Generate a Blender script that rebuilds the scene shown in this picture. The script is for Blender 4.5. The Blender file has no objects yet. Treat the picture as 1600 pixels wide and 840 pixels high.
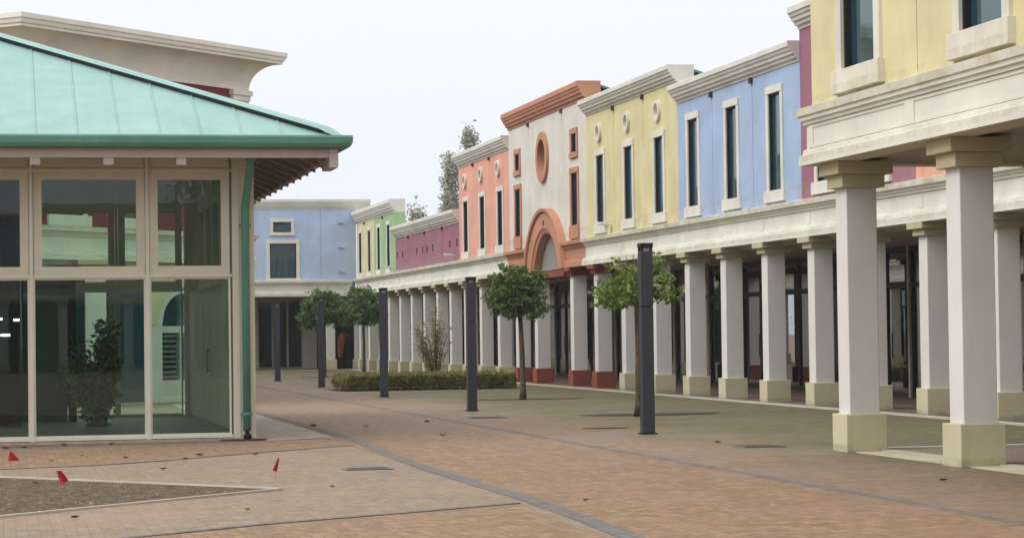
import bpy, bmesh, math, random
from mathutils import Vector, Matrix
random.seed(11)
S = bpy.context.scene
C = S.collection

# ------------------------------------------------------------------ camera
YAW, PITCH, ROLL = math.radians(11.84), math.radians(1.534), math.radians(-0.7546)
fw = Vector((math.sin(YAW) * math.cos(PITCH), math.cos(YAW) * math.cos(PITCH), math.sin(PITCH)))
rt = Vector((math.cos(YAW), -math.sin(YAW), 0))
up = rt.cross(fw)
rt2 = math.cos(ROLL) * rt + math.sin(ROLL) * up
up2 = -math.sin(ROLL) * rt + math.cos(ROLL) * up
cam = bpy.data.cameras.new('camera')
cam.sensor_width = 36
cam.lens = 36 * 3803 / 1600
cam.clip_start, cam.clip_end = 0.5, 3000
co = bpy.data.objects.new('camera', cam)
C.objects.link(co)
mw = Matrix((rt2, up2, -fw)).transposed().to_4x4()
mw.translation = Vector((0, 0, 1.6))
co.matrix_world = mw
S.camera = co

# ------------------------------------------------------------------ sky and sun (bright overcast)
SUN_EL, SUN_AZ = math.radians(46), math.radians(-101)      # light from the left of the street
W = bpy.data.worlds.new('World')
S.world = W
W.use_nodes = True
wn, wl = W.node_tree.nodes, W.node_tree.links
wn.clear()
wo = wn.new('ShaderNodeOutputWorld')
bgd = wn.new('ShaderNodeBackground')
bgd.inputs['Strength'].default_value = 0.1
sky = wn.new('ShaderNodeTexSky')
sky.sky_type = 'NISHITA'
sky.sun_disc = False
sky.sun_elevation = SUN_EL
sky.sun_rotation = SUN_AZ
hs = wn.new('ShaderNodeHueSaturation')
hs.inputs['Saturation'].default_value = 0.25
wl.new(sky.outputs[0], hs.inputs['Color'])
tc = wn.new('ShaderNodeTexCoord')
sx = wn.new('ShaderNodeSeparateXYZ')
wl.new(tc.outputs['Generated'], sx.inputs[0])
cr = wn.new('ShaderNodeValToRGB')                          # cloud layer: brighter overhead than at the horizon
cr.color_ramp.elements[0].position = 0.0
cr.color_ramp.elements[0].color = (0.79, 0.83, 0.90, 1)
cr.color_ramp.elements[1].position = 1.0
cr.color_ramp.elements[1].color = (1.0, 1.0, 1.0, 1)
e = cr.color_ramp.elements.new(0.17)
e.color = (0.865, 0.895, 0.96, 1)
wl.new(sx.outputs['Z'], cr.inputs[0])
mg = wn.new('ShaderNodeMapRange')
mg.inputs['From Min'].default_value, mg.inputs['From Max'].default_value = 0.18, 1.0
mg.inputs['To Min'].default_value, mg.inputs['To Max'].default_value = 10.3, 14.5
wl.new(sx.outputs['Z'], mg.inputs['Value'])
cn = wn.new('ShaderNodeTexNoise')
cn.inputs['Scale'].default_value = 3.0
cn.inputs['Detail'].default_value = 3.0
wl.new(tc.outputs['Generated'], cn.inputs['Vector'])
cm = wn.new('ShaderNodeMapRange')
cm.inputs['To Min'].default_value, cm.inputs['To Max'].default_value = 0.97, 1.03
wl.new(cn.outputs[0], cm.inputs['Value'])
mm = wn.new('ShaderNodeMath'); mm.operation = 'MULTIPLY'
wl.new(mg.outputs[0], mm.inputs[0]); wl.new(cm.outputs[0], mm.inputs[1])
vs = wn.new('ShaderNodeVectorMath'); vs.operation = 'SCALE'
wl.new(cr.outputs[0], vs.inputs[0]); wl.new(mm.outputs[0], vs.inputs['Scale'])
mx = wn.new('ShaderNodeMix'); mx.data_type = 'RGBA'
mx.inputs['Factor'].default_value = 0.93
wl.new(hs.outputs[0], mx.inputs['A']); wl.new(vs.outputs[0], mx.inputs['B'])
wl.new(mx.outputs['Result'], bgd.inputs['Color'])
wl.new(bgd.outputs[0], wo.inputs[0])

sun = bpy.data.lights.new('sun', 'SUN')
sun.energy = 1.75
sun.angle = math.radians(40)
sun.color = (1.0, 0.985, 0.955)
so = bpy.data.objects.new('sun', sun)
C.objects.link(so)
sd = Vector((math.sin(SUN_AZ) * math.cos(SUN_EL), math.cos(SUN_AZ) * math.cos(SUN_EL), math.sin(SUN_EL)))
so.rotation_euler = sd.to_track_quat('Z', 'Y').to_euler()
so.location = (-20, 10, 40)

S.view_settings.view_transform = 'Standard'
S.view_settings.look = 'None'
S.view_settings.exposure = 0.18
S.view_settings.gamma = 1.0
S.view_settings.use_curve_mapping = False
S.render.engine = 'CYCLES'
S.cycles.max_bounces = 8
S.cycles.transparent_max_bounces = 12
S.cycles.caustics_reflective = False
S.cycles.caustics_refractive = False
S.cycles.use_denoising = True

# ------------------------------------------------------------------ materials
def srgb(r, g, b):
    f = lambda c: (c / 255) / 12.92 if c / 255 <= 0.04045 else ((c / 255 + 0.055) / 1.055) ** 2.4
    return (f(r), f(g), f(b), 1)

def new_mat(name):
    m = bpy.data.materials.new(name)
    m.use_nodes = True
    n, l = m.node_tree.nodes, m.node_tree.links
    n.clear()
    out = n.new('ShaderNodeOutputMaterial')
    b = n.new('ShaderNodeBsdfPrincipled')
    l.new(b.outputs[0], out.inputs[0])
    return m, n, l, b

def noise(n, l, scale, detail=4, rough=0.55, vec=None, dim='3D'):
    t = n.new('ShaderNodeTexNoise')
    t.inputs['Scale'].default_value = scale
    t.inputs['Detail'].default_value = detail
    t.inputs['Roughness'].default_value = rough
    if vec is not None:
        l.new(vec, t.inputs['Vector'])
    return t.outputs[0]

def rng(n, l, val, a, b, c, d):
    t = n.new('ShaderNodeMapRange')
    t.inputs['From Min'].default_value, t.inputs['From Max'].default_value = a, b
    t.inputs['To Min'].default_value, t.inputs['To Max'].default_value = c, d
    l.new(val, t.inputs['Value'])
    return t.outputs[0]

def mathn(n, l, op, a, b=None):
    t = n.new('ShaderNodeMath'); t.operation = op
    for i, v in enumerate((a, b)):
        if v is None: continue
        if isinstance(v, (int, float)): t.inputs[i].default_value = v
        else: l.new(v, t.inputs[i])
    return t.outputs[0]

def mix(n, l, fac, a, b, mode='MIX'):
    t = n.new('ShaderNodeMix'); t.data_type = 'RGBA'; t.blend_type = mode
    for k, v in (('Factor', fac), ('A', a), ('B', b)):
        if isinstance(v, (int, float)): t.inputs[k].default_value = v
        elif isinstance(v, tuple): t.inputs[k].default_value = v
        else: l.new(v, t.inputs[k])
    return t.outputs['Result']

def mapping(n, l, scale, obj=True):
    g = n.new('ShaderNodeNewGeometry')
    mp = n.new('ShaderNodeMapping')
    mp.inputs['Scale'].default_value = scale
    l.new(g.outputs['Position'], mp.inputs['Vector'])
    return mp.outputs[0], g.outputs['Position']

def scaled(c, k):
    return (min(1, c[0] * k), min(1, c[1] * k), min(1, c[2] * k), 1)

def dull(c, k=0.80, sat=0.80):
    y = 0.2126 * c[0] + 0.7152 * c[1] + 0.0722 * c[2]
    return tuple(k * (y + (q - y) * sat) for q in c[:3]) + (1,)

def stucco(name, col, rough=0.88, mottle=0.14, streak=0.17, bands=(), dirt=(0.40, 0.31, 0.16, 1), bump=0.15, bandamt=0.95):
    """painted plaster: soft mottling, faint rain streaks, optional weathered bands at given heights"""
    col = dull(col)
    m, n, l, b = new_mat(name)
    v, pos = mapping(n, l, (1, 1, 1))
    vs_, _ = mapping(n, l, (3.2, 3.2, 0.22))
    big = noise(n, l, 0.9, 5, 0.6, v)
    c1 = mix(n, l, rng(n, l, big, 0.3, 0.7, 0, 1), scaled(col, 1 - mottle), scaled(col, 1 + mottle * 0.6))
    st = noise(n, l, 1.0, 4, 0.6, vs_)
    c2 = mix(n, l, rng(n, l, st, 0.52, 0.80, 0, streak * 2), c1, scaled((col[0] * .7, col[1] * .66, col[2] * .55), 1))
    c = c2
    if bands:
        sp = n.new('ShaderNodeSeparateXYZ'); l.new(pos, sp.inputs[0])
        sv, _ = mapping(n, l, (1.6, 1.6, 4.0))
        sn = noise(n, l, 1.3, 6, 0.65, sv)
        fine = noise(n, l, 9.0, 4, 0.6, v)
        for (z0, z1, amt) in bands:
            up_ = rng(n, l, sp.outputs[2], z0, z0 + 0.02, 0, 1)
            dn_ = rng(n, l, sp.outputs[2], z1, z1 + 0.03, 1, 0)
            k = mathn(n, l, 'MULTIPLY', up_, dn_)
            q = rng(n, l, mathn(n, l, 'ADD', sn, mathn(n, l, 'MULTIPLY', fine, 0.35)), 0.58, 0.86, 0.10, 1)
            f = mathn(n, l, 'MULTIPLY', mathn(n, l, 'MULTIPLY', k, q), amt * bandamt)
            c = mix(n, l, f, c, dirt)
    l.new(c, b.inputs['Base Color'])
    b.inputs['Roughness'].default_value = rough
    b.inputs['Specular IOR Level'].default_value = 0.25
    bp = n.new('ShaderNodeBump')
    bp.inputs['Strength'].default_value = bump
    bp.inputs['Distance'].default_value = 0.01
    l.new(noise(n, l, 45, 3, 0.6, v), bp.inputs['Height'])
    l.new(bp.outputs[0], b.inputs['Normal'])
    return m

def metal_paint(name, col, rough=0.5, var=0.15, spec=0.4):
    col = dull(col, 0.85, 0.9)
    m, n, l, b = new_mat(name)
    v, pos = mapping(n, l, (1, 1, 1))
    a = noise(n, l, 2.5, 5, 0.6, v)
    c = mix(n, l, rng(n, l, a, 0.3, 0.7, 0, 1), scaled(col, 1 - var), scaled(col, 1 + var))
    l.new(c, b.inputs['Base Color'])
    l.new(rng(n, l, a, 0.3, 0.7, rough - 0.08, rough + 0.1), b.inputs['Roughness'])
    b.inputs['Specular IOR Level'].default_value = spec
    return m

def glass(name, tint, refl=1.0, rough=0.0):
    m, n, l, b = new_mat(name)
    n.remove(b)
    out = [x for x in n if x.type == 'OUTPUT_MATERIAL'][0]
    tr = n.new('ShaderNodeBsdfTransparent'); tr.inputs[0].default_value = tint
    gl = n.new('ShaderNodeBsdfGlossy'); gl.inputs['Roughness'].default_value = rough
    gl.inputs['Color'].default_value = (0.93, 0.97, 0.96, 1)
    fr = n.new('ShaderNodeFresnel'); fr.inputs['IOR'].default_value = 1.5
    f = mathn(n, l, 'MULTIPLY', fr.outputs[0], refl)
    f = mathn(n, l, 'MINIMUM', f, 1.0)
    ms = n.new('ShaderNodeMixShader')
    l.new(f, ms.inputs[0]); l.new(tr.outputs[0], ms.inputs[1]); l.new(gl.outputs[0], ms.inputs[2])
    l.new(ms.outputs[0], out.inputs[0])
    return m

def dark_glass(name, col=(0.012, 0.052, 0.066, 1)):
    m, n, l, b = new_mat(name)
    b.inputs['Base Color'].default_value = col
    v, _ = mapping(n, l, (1, 1, 1))
    l.new(rng(n, l, noise(n, l, 1.5, 2, 0.5, v), 0.3, 0.7, 0.015, 0.05), b.inputs['Roughness'])
    b.inputs['IOR'].default_value = 1.85
    b.inputs['Specular Tint'].default_value = (0.78, 0.92, 1.0, 1)
    bp = n.new('ShaderNodeBump'); bp.inputs['Strength'].default_value = 0.02; bp.inputs['Distance'].default_value = 0.05
    l.new(noise(n, l, 1.2, 1, 0.5, v), bp.inputs['Height']); l.new(bp.outputs[0], b.inputs['Normal'])
    return m

def paving(name, ca, cb, mortar, moss=None, mossamt=0.0, wet=0.0, bw=0.20, bh=0.10, rot=math.pi / 2, stain=(0.12, 0.10, 0.08, 1), stainamt=0.5):
    """small block paving with colour variation, joints, worn patches and (optionally) moss"""
    m, n, l, b = new_mat(name)
    g = n.new('ShaderNodeNewGeometry')
    mp = n.new('ShaderNodeMapping'); mp.inputs['Rotation'].default_value = (0, 0, rot)
    l.new(g.outputs['Position'], mp.inputs['Vector'])
    br = n.new('ShaderNodeTexBrick')
    br.inputs['Scale'].default_value = 1.0
    br.inputs['Brick Width'].default_value = bw
    br.inputs['Row Height'].default_value = bh
    br.inputs['Mortar Size'].default_value = 0.0045
    br.inputs['Mortar Smooth'].default_value = 0.3
    br.inputs['Bias'].default_value = 0.0
    br.inputs['Color1'].default_value = ca
    br.inputs['Color2'].default_value = cb
    br.inputs['Mortar'].default_value = mortar
    l.new(mp.outputs[0], br.inputs['Vector'])
    v = g.outputs['Position']
    big = noise(n, l, 0.35, 6, 0.62, v)
    mid = noise(n, l, 2.2, 5, 0.65, v)
    fine = noise(n, l, 7.0, 4, 0.7, v)
    c = mix(n, l, rng(n, l, mid, 0.35, 0.7, 0.0, 0.6), br.outputs['Color'], scaled(cb, 0.66))
    c = mix(n, l, rng(n, l, fine, 0.45, 0.72, 0.0, 0.65), c, scaled(ca, 0.55))
    c = mix(n, l, rng(n, l, fine, 0.50, 0.30, 0.0, 0.45), c, scaled(ca, 1.35))
    c = mix(n, l, rng(n, l, big, 0.50, 0.72, 0.0, stainamt), c, stain)
    if moss:
        mn = noise(n, l, 0.55, 7, 0.68, v)
        f = rng(n, l, mn, 0.5 - 0.28 * mossamt, 0.72 - 0.2 * mossamt, 0.0, 0.92)
        c = mix(n, l, f, c, moss)
    l.new(c, b.inputs['Base Color'])
    r = rng(n, l, big, 0.4, 0.65, 0.85, 0.85 - wet)
    l.new(r, b.inputs['Roughness'])
    b.inputs['Specular IOR Level'].default_value = 0.35
    bp = n.new('ShaderNodeBump'); bp.inputs['Strength'].default_value = 0.35; bp.inputs['Distance'].default_value = 0.006
    hh = mathn(n, l, 'ADD', mathn(n, l, 'MULTIPLY', br.outputs['Fac'], -1.0), mathn(n, l, 'MULTIPLY', noise(n, l, 30, 3, 0.6, v), 0.5))
    l.new(hh, bp.inputs['Height']); l.new(bp.outputs[0], b.inputs['Normal'])
    return m

def mossy(name):
    m = paving(name, srgb(150, 126, 102), srgb(126, 104, 84), srgb(92, 80, 66), stain=srgb(112, 96, 80), stainamt=0.7, wet=0.3)
    n, l = m.node_tree.nodes, m.node_tree.links
    b = [q for q in n if q.type == 'BSDF_PRINCIPLED'][0]
    base = b.inputs['Base Color'].links[0].from_socket
    g = n.new('ShaderNodeNewGeometry'); sp = n.new('ShaderNodeSeparateXYZ'); l.new(g.outputs['Position'], sp.inputs[0])
    a1 = noise(n, l, 0.45, 7, 0.7, g.outputs['Position'])
    a2 = noise(n, l, 2.6, 6, 0.7, g.outputs['Position'])
    nn_ = mathn(n, l, 'ADD', mathn(n, l, 'MULTIPLY', a1, 5.0), mathn(n, l, 'MULTIPLY', a2, 2.4))
    f = rng(n, l, mathn(n, l, 'ADD', sp.outputs[0], nn_), 12.7, 15.2, 0.0, 0.92)
    mc = mix(n, l, rng(n, l, a2, 0.35, 0.65, 0, 1), srgb(70, 68, 42), srgb(112, 102, 70))
    l.new(mix(n, l, f, base, mc), b.inputs['Base Color'])
    return m

def rough_ground(name, ca, cb, sc=6.0, rough=0.95, bump=0.6):
    m, n, l, b = new_mat(name)
    v, _ = mapping(n, l, (1, 1, 1))
    a = noise(n, l, sc, 8, 0.7, v)
    c = mix(n, l, rng(n, l, a, 0.38, 0.62, 0, 1), ca, cb)
    c = mix(n, l, rng(n, l, noise(n, l, sc * 7, 3, 0.6, v), 0.62, 0.75, 0, 0.6), c, scaled(cb, 1.7))
    l.new(c, b.inputs['Base Color'])
    b.inputs['Roughness'].default_value = rough
    b.inputs['Specular IOR Level'].default_value = 0.2
    bp = n.new('ShaderNodeBump'); bp.inputs['Strength'].default_value = bump; bp.inputs['Distance'].default_value = 0.02
    l.new(a, bp.inputs['Height']); l.new(bp.outputs[0], b.inputs['Normal'])
    return m

def leafmat(name, ca, cb, cc, sc=5.0):
    m, n, l, b = new_mat(name)
    v, _ = mapping(n, l, (1, 1, 1))
    a = noise(n, l, sc, 3, 0.6, v)
    w = n.new('ShaderNodeTexWhiteNoise')
    sn = n.new('ShaderNodeVectorMath'); sn.operation = 'SNAP'
    sn.inputs[1].default_value = (0.07, 0.07, 0.07)
    l.new(v, sn.inputs[0]); l.new(sn.outputs[0], w.inputs['Vector'])
    c = mix(n, l, rng(n, l, a, 0.35, 0.65, 0, 1), ca, cb)
    c = mix(n, l, rng(n, l, w.outputs['Value'], 0.55, 1.0, 0, 0.8), c, cc)
    l.new(c, b.inputs['Base Color'])
    b.inputs['Roughness'].default_value = 0.55
    b.inputs['Specular IOR Level'].default_value = 0.35
    out = [x for x in n if x.type == 'OUTPUT_MATERIAL'][0]
    tl = n.new('ShaderNodeBsdfTranslucent'); l.new(c, tl.inputs[0])
    ms = n.new('ShaderNodeMixShader'); ms.inputs[0].default_value = 0.3
    l.new(b.outputs[0], ms.inputs[1]); l.new(tl.outputs[0], ms.inputs[2]); l.new(ms.outputs[0], out.inputs[0])
    return m

def emit(name, col, s):
    m, n, l, b = new_mat(name)
    b.inputs['Base Color'].default_value = (0.8, 0.8, 0.8, 1)
    b.inputs['Emission Color'].default_value = col
    b.inputs['Emission Strength'].default_value = s
    return m

K = 1.0
MAIN_BANDS = ((4.24, 4.36, 0.75), (3.60, 3.74, 0.5), (4.12, 4.2, 0.25))
NEAR_BANDS = ((4.42, 4.60, 0.6), (3.84, 3.98, 0.5))
M = {
 'bluefar': stucco('haze lightened blue plaster', srgb(188, 214, 248)),  # the blue made paler, with distance haze put into the colour
 'blue': stucco('pale blue plaster', srgb(174, 201, 238), bands=((4.36, 4.72, 0.35),), dirt=(0.30, 0.27, 0.20, 1)),
 'yellow': stucco('pale yellow plaster', srgb(236, 222, 156), bands=((4.36, 4.72, 0.35),), dirt=(0.30, 0.27, 0.20, 1)),
 'cream': stucco('cream plaster', srgb(234, 228, 212), bands=((4.36, 4.72, 0.35),), dirt=(0.30, 0.27, 0.20, 1)),
 'salmon': stucco('salmon plaster', srgb(254, 175, 146), bands=((4.36, 4.72, 0.35),), dirt=(0.30, 0.27, 0.20, 1)),
 'magenta': stucco('dusty magenta plaster', srgb(178, 112, 134), bands=((4.36, 4.72, 0.35),), dirt=(0.30, 0.27, 0.20, 1)),
 'crimson': stucco('dark crimson plaster', srgb(140, 48, 64)),
 'green': stucco('pale green plaster', srgb(160, 202, 136)),
 'belt': stucco('weathered cream stone', srgb(242, 240, 222), bands=MAIN_BANDS, streak=0.08),
 'beltnear': stucco('weathered cream stone of the portico', srgb(240, 235, 216), bands=NEAR_BANDS, streak=0.10),
 'trim': stucco('pale window stone', srgb(238, 233, 218), streak=0.10),
 'trimnear': stucco('stained pale window stone', srgb(238, 230, 210), streak=0.25, bands=((4.62, 4.75, 0.5), (4.9, 4.96, 0.3))),
 'cornice': stucco('grey cream cornice stone', srgb(234, 230, 216), streak=0.05),
 'cove': stucco('buff cove plaster', srgb(252, 242, 222), streak=0.03),
 'terra': stucco('terracotta painted stone', srgb(216, 146, 108), streak=0.12),
 'terradark': stucco('dark terracotta plinth', srgb(165, 82, 58), streak=0.1),
 'shaft': stucco('white column plaster', srgb(236, 232, 224), mottle=0.06, streak=0.08),
 'plinth': stucco('ochre cream plinth', srgb(220, 208, 164), streak=0.2, mottle=0.12, bands=((0.0, 0.09, 0.55), (0.47, 0.52, 0.3)), dirt=(0.16, 0.15, 0.08, 1)),
 'capital': stucco('ochre capital', srgb(208, 195, 150), streak=0.1),
 'soffit': stucco('grey soffit plaster', srgb(200, 190, 172), streak=0.05),
 'lunette': stucco('grey vault plaster', srgb(152, 148, 138), streak=0.05),
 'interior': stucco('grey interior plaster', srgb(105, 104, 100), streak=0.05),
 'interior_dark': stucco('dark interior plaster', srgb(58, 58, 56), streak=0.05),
 'pane': dark_glass('dark window glass'),
 'shopglass': glass('shop glass', (0.34, 0.41, 0.39, 1), 0.5),
 'pavglass': glass('pale green pavilion glass', (0.74, 0.92, 0.82, 1), 1.25),
 'frame_dark': metal_paint('dark bronze frame', srgb(38, 38, 38), 0.45),
 'reveal': metal_paint('black window casing', srgb(24, 25, 27), 0.55),
 'frame_cream': metal_paint('cream painted aluminium', srgb(222, 213, 188), 0.5, 0.05),
 'frame_white': metal_paint('pale painted aluminium', srgb(226, 220, 202), 0.5, 0.05),
 'eave': metal_paint('brown grey painted timber', srgb(150, 128, 116), 0.7, 0.08),
 'fascia': metal_paint('pale lilac grey board', srgb(202, 186, 180), 0.65, 0.06),
 'post': metal_paint('anthracite powder coat', srgb(62, 63, 70), 0.42, 0.08),
 'postcap': metal_paint('black lamp head', srgb(36, 36, 38), 0.4),
 'steel': metal_paint('dull steel', srgb(120, 120, 118), 0.4),
 'lens': metal_paint('frosted lamp lens', srgb(205, 208, 210), 0.3),
 'white': metal_paint('white plastic', srgb(232, 232, 230), 0.4, 0.04),
 'black': metal_paint('black rubber', srgb(16, 16, 16), 0.6),
 'rust': metal_paint('brown scupper', srgb(70, 56, 46), 0.7),
 'greendoor': metal_paint('dark green glass door', srgb(40, 74, 62), 0.15, 0.1, 0.6),
 'blind': metal_paint('pale reflection slat', srgb(228, 226, 206), 0.8, 0.06),  # light tone for the slats that stand in for a glass reflection
 'red': metal_paint('red flag fabric', srgb(205, 26, 34), 0.7, 0.1),
 'orange': metal_paint('orange cloth', (1.0, 0.27, 0.05, 1), 0.8, 0.1),
 'pot': metal_paint('dark plant pot', srgb(52, 48, 46), 0.7),
 'bark': rough_ground('tree bark', srgb(74, 62, 48), srgb(104, 88, 68), 9),
 'soil': rough_ground('bare soil with gravel', srgb(62, 50, 38), srgb(108, 92, 72), 7),
 'gravel': rough_ground('loose stones and clods', srgb(86, 72, 56), srgb(150, 134, 112), 12),
 'darksoil': rough_ground('dark wet soil', srgb(52, 38, 28), srgb(88, 70, 54), 4),
 'kerb': stucco('pale kerb stone', srgb(206, 194, 176), streak=0.0, mottle=0.15),
 'concrete': rough_ground('grey concrete slab', srgb(150, 138, 126), srgb(176, 162, 148), 2.5, 0.85, 0.15),
 'walk': paving('brown walkway tiles', srgb(104, 84, 74), srgb(122, 98, 86), srgb(80, 66, 58), bw=0.4, bh=0.4, wet=0.4),
 'road': paving('orange brick paving', srgb(154, 126, 98), srgb(126, 100, 78), srgb(104, 88, 72), stain=srgb(140, 108, 92), stainamt=0.6, wet=0.1),
 'forecourt': paving('buff pink paving', srgb(150, 132, 112), srgb(132, 115, 97), srgb(116, 102, 88), stain=srgb(152, 124, 102), stainamt=0.7, wet=0.1),
 'roadpink': paving('pinkish brick paving', srgb(156, 133, 110), srgb(132, 109, 91), srgb(98, 82, 70), stain=srgb(136, 118, 100), stainamt=0.5, wet=0.1),
 'stripe': paving('blue grey paving band', srgb(118, 112, 107), srgb(106, 101, 97), srgb(90, 86, 82), stainamt=0.2, stain=srgb(150, 138, 124)),
 'verge': mossy('mossy grey buff paving'),
 'roof': None, 'gutter': None,
 'leaf_dark': leafmat('dark green leaves', srgb(64, 86, 42), srgb(94, 116, 56), srgb(128, 146, 78)),
 'leaf_light': leafmat('yellow green leaves', srgb(88, 112, 44), srgb(122, 142, 62), srgb(158, 170, 88)),
 'leaf_mid': leafmat('mid green leaves', srgb(74, 100, 58), srgb(100, 124, 70), srgb(128, 148, 88)),
 'leaf_hedge': leafmat('olive hedge leaves', srgb(104, 104, 54), srgb(140, 136, 72), srgb(172, 160, 94)),
 'leaf_shrub': leafmat('thin shrub leaves', srgb(112, 132, 72), srgb(148, 154, 92), srgb(192, 146, 118)),
 'leaf_far': leafmat('mist paled leaves', srgb(146, 148, 128), srgb(172, 170, 150), srgb(196, 192, 176), 1.0),  # paleness of the mist is put into the leaf colour
 'leaf_pot': leafmat('dark pot plant leaves', srgb(58, 92, 48), srgb(92, 124, 60), srgb(140, 156, 92)),
 'leaf_dead': metal_paint('brown dry leaf', srgb(112, 66, 46), 0.8, 0.3),
 'leaf_red': metal_paint('red dry leaf', srgb(170, 62, 48), 0.8, 0.3),
 'inner_floor': rough_ground('grey green floor tiles', srgb(158, 170, 160), srgb(174, 184, 174), 1.0, 0.4, 0.05),
}

def copper(name, ca, cb, cc):
    m, n, l, b = new_mat(name)
    v, _ = mapping(n, l, (1, 1, 1))
    sv, _ = mapping(n, l, (2.5, 0.5, 0.5))
    a = noise(n, l, 1.6, 6, 0.65, v)
    s = noise(n, l, 2.0, 5, 0.6, sv)
    c = mix(n, l, rng(n, l, a, 0.3, 0.7, 0, 1), ca, cb)
    c = mix(n, l, rng(n, l, s, 0.45, 0.75, 0, 0.55), c, cc)
    l.new(c, b.inputs['Base Color'])
    b.inputs['Roughness'].default_value = 0.6
    b.inputs['Specular IOR Level'].default_value = 0.35
    return m
M['roof'] = copper('pale verdigris sheet metal', srgb(130, 165, 157), srgb(146, 179, 171), srgb(154, 180, 175))
M['gutter'] = copper('sea green painted gutter', srgb(84, 132, 114), srgb(98, 146, 128), srgb(76, 122, 106))

# ------------------------------------------------------------------ mesh helpers
ORG = {}                                                   # world origin of every object, so that meshes can be given in world space

def tag(o, label=None, cat=None, group=None, kind=None):
    if label: o['label'] = label
    if cat: o['category'] = cat
    if group: o['group'] = group
    if kind: o['kind'] = kind
    return o

def thing(name, loc, label, cat, group=None):
    o = bpy.data.objects.new(name, None)
    C.objects.link(o)
    o.location = loc
    o.empty_display_size = 0.3
    ORG[o] = Vector(loc)
    return tag(o, label, cat, group)

class MB:
    def __init__(self):
        self.v, self.f = [], []
    def face(self, pts):
        i = len(self.v)
        self.v += [tuple(p) for p in pts]
        self.f.append(tuple(range(i, i + len(pts))))
    def box(self, x0, x1, y0, y1, z0, z1):
        i = len(self.v)
        self.v += [(x, y, z) for z in (z0, z1) for y in (y0, y1) for x in (x0, x1)]
        for q in ((0, 2, 3, 1), (4, 5, 7, 6), (0, 1, 5, 4), (2, 6, 7, 3), (0, 4, 6, 2), (1, 3, 7, 5)):
            self.f.append(tuple(i + k for k in q))
        return self
    def hexa(self, p):                                     # eight corners in box order
        i = len(self.v)
        self.v += [tuple(q) for q in p]
        for q in ((0, 2, 3, 1), (4, 5, 7, 6), (0, 1, 5, 4), (2, 6, 7, 3), (0, 4, 6, 2), (1, 3, 7, 5)):
            self.f.append(tuple(i + k for k in q))
        return self
    def loft(self, rings, caps=True, closed=True):
        n = len(rings[0])
        i = len(self.v)
        for r in rings: self.v += [tuple(p) for p in r]
        for a in range(len(rings) - 1):
            for k in range(n if closed else n - 1):
                k2 = (k + 1) % n
                self.f.append((i + a * n + k, i + a * n + k2, i + (a + 1) * n + k2, i + (a + 1) * n + k))
        if caps:
            self.f.append(tuple(i + k for k in range(n))[::-1])
            self.f.append(tuple(i + (len(rings) - 1) * n + k for k in range(n)))
        return self
    def tube(self, pts, r, n=8):
        pts = [Vector(p) for p in pts]
        rr = r if isinstance(r, (list, tuple)) else [r] * len(pts)
        rings = []
        for k, p in enumerate(pts):
            d = (pts[min(k + 1, len(pts) - 1)] - pts[max(k - 1, 0)]).normalized()
            a = d.orthogonal().normalized() if abs(d.z) < 0.99 else Vector((1, 0, 0))
            if abs(d.z) < 0.99: a = d.cross(Vector((0, 0, 1))).normalized()
            b = d.cross(a)
            rings.append([p + rr[k] * (math.cos(t) * a + math.sin(t) * b) for t in [2 * math.pi * q / n for q in range(n)]])
        return self.loft(rings)
    def build(self, name, mat, parent=None, label=None, smooth=False, origin=None, bevel=0.0):
        o0 = ORG[parent] if parent is not None and origin is None else Vector(origin or (0, 0, 0))
        me = bpy.data.meshes.new(name)
        me.from_pydata([(a - o0.x, b - o0.y, c - o0.z) for a, b, c in self.v], [], self.f)
        bm = bmesh.new(); bm.from_mesh(me)
        bmesh.ops.remove_doubles(bm, verts=bm.verts, dist=1e-5)
        bmesh.ops.recalc_face_normals(bm, faces=bm.faces)
        bm.to_mesh(me); bm.free()
        if smooth:
            for p in me.polygons: p.use_smooth = True
        if mat is not None: me.materials.append(mat)
        o = bpy.data.objects.new(name, me)
        C.objects.link(o)
        if parent is not None:
            o.parent = parent
            o.location = o0 - ORG[parent]
        else:
            o.location = o0
        ORG[o] = o0
        if bevel:
            md = o.modifiers.new('edge', 'BEVEL'); md.width = bevel; md.segments = 2; md.limit_method = 'ANGLE'; md.angle_limit = math.radians(50)
        if label: o['label'] = label
        return o

def copy_tree(o, parent=None):
    c = o.copy()
    C.objects.link(c)
    c.parent = parent
    for ch in list(o.children):
        copy_tree(ch, c)
    return c

def structure(name, mb, mat, **k):
    return tag(mb.build(name, mat, **k), kind='structure')

# planes: u runs along the wall, v is height, d is depth into the wall
def xplane(x0): return lambda u, v, d=0.0: (x0 + d, u, v)
def yplane(y0): return lambda u, v, d=0.0: (u, y0 + d, v)
def oplane(p0, w, nn): return lambda u, v, d=0.0: (p0[0] + w[0] * u - nn[0] * d, p0[1] + w[1] * u - nn[1] * d, v)

def pbox(mb, P, u0, u1, v0, v1, d0, d1):
    mb.hexa([P(u, v, d) for v in (v0, v1) for d in (d0, d1) for u in (u0, u1)])

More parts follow.
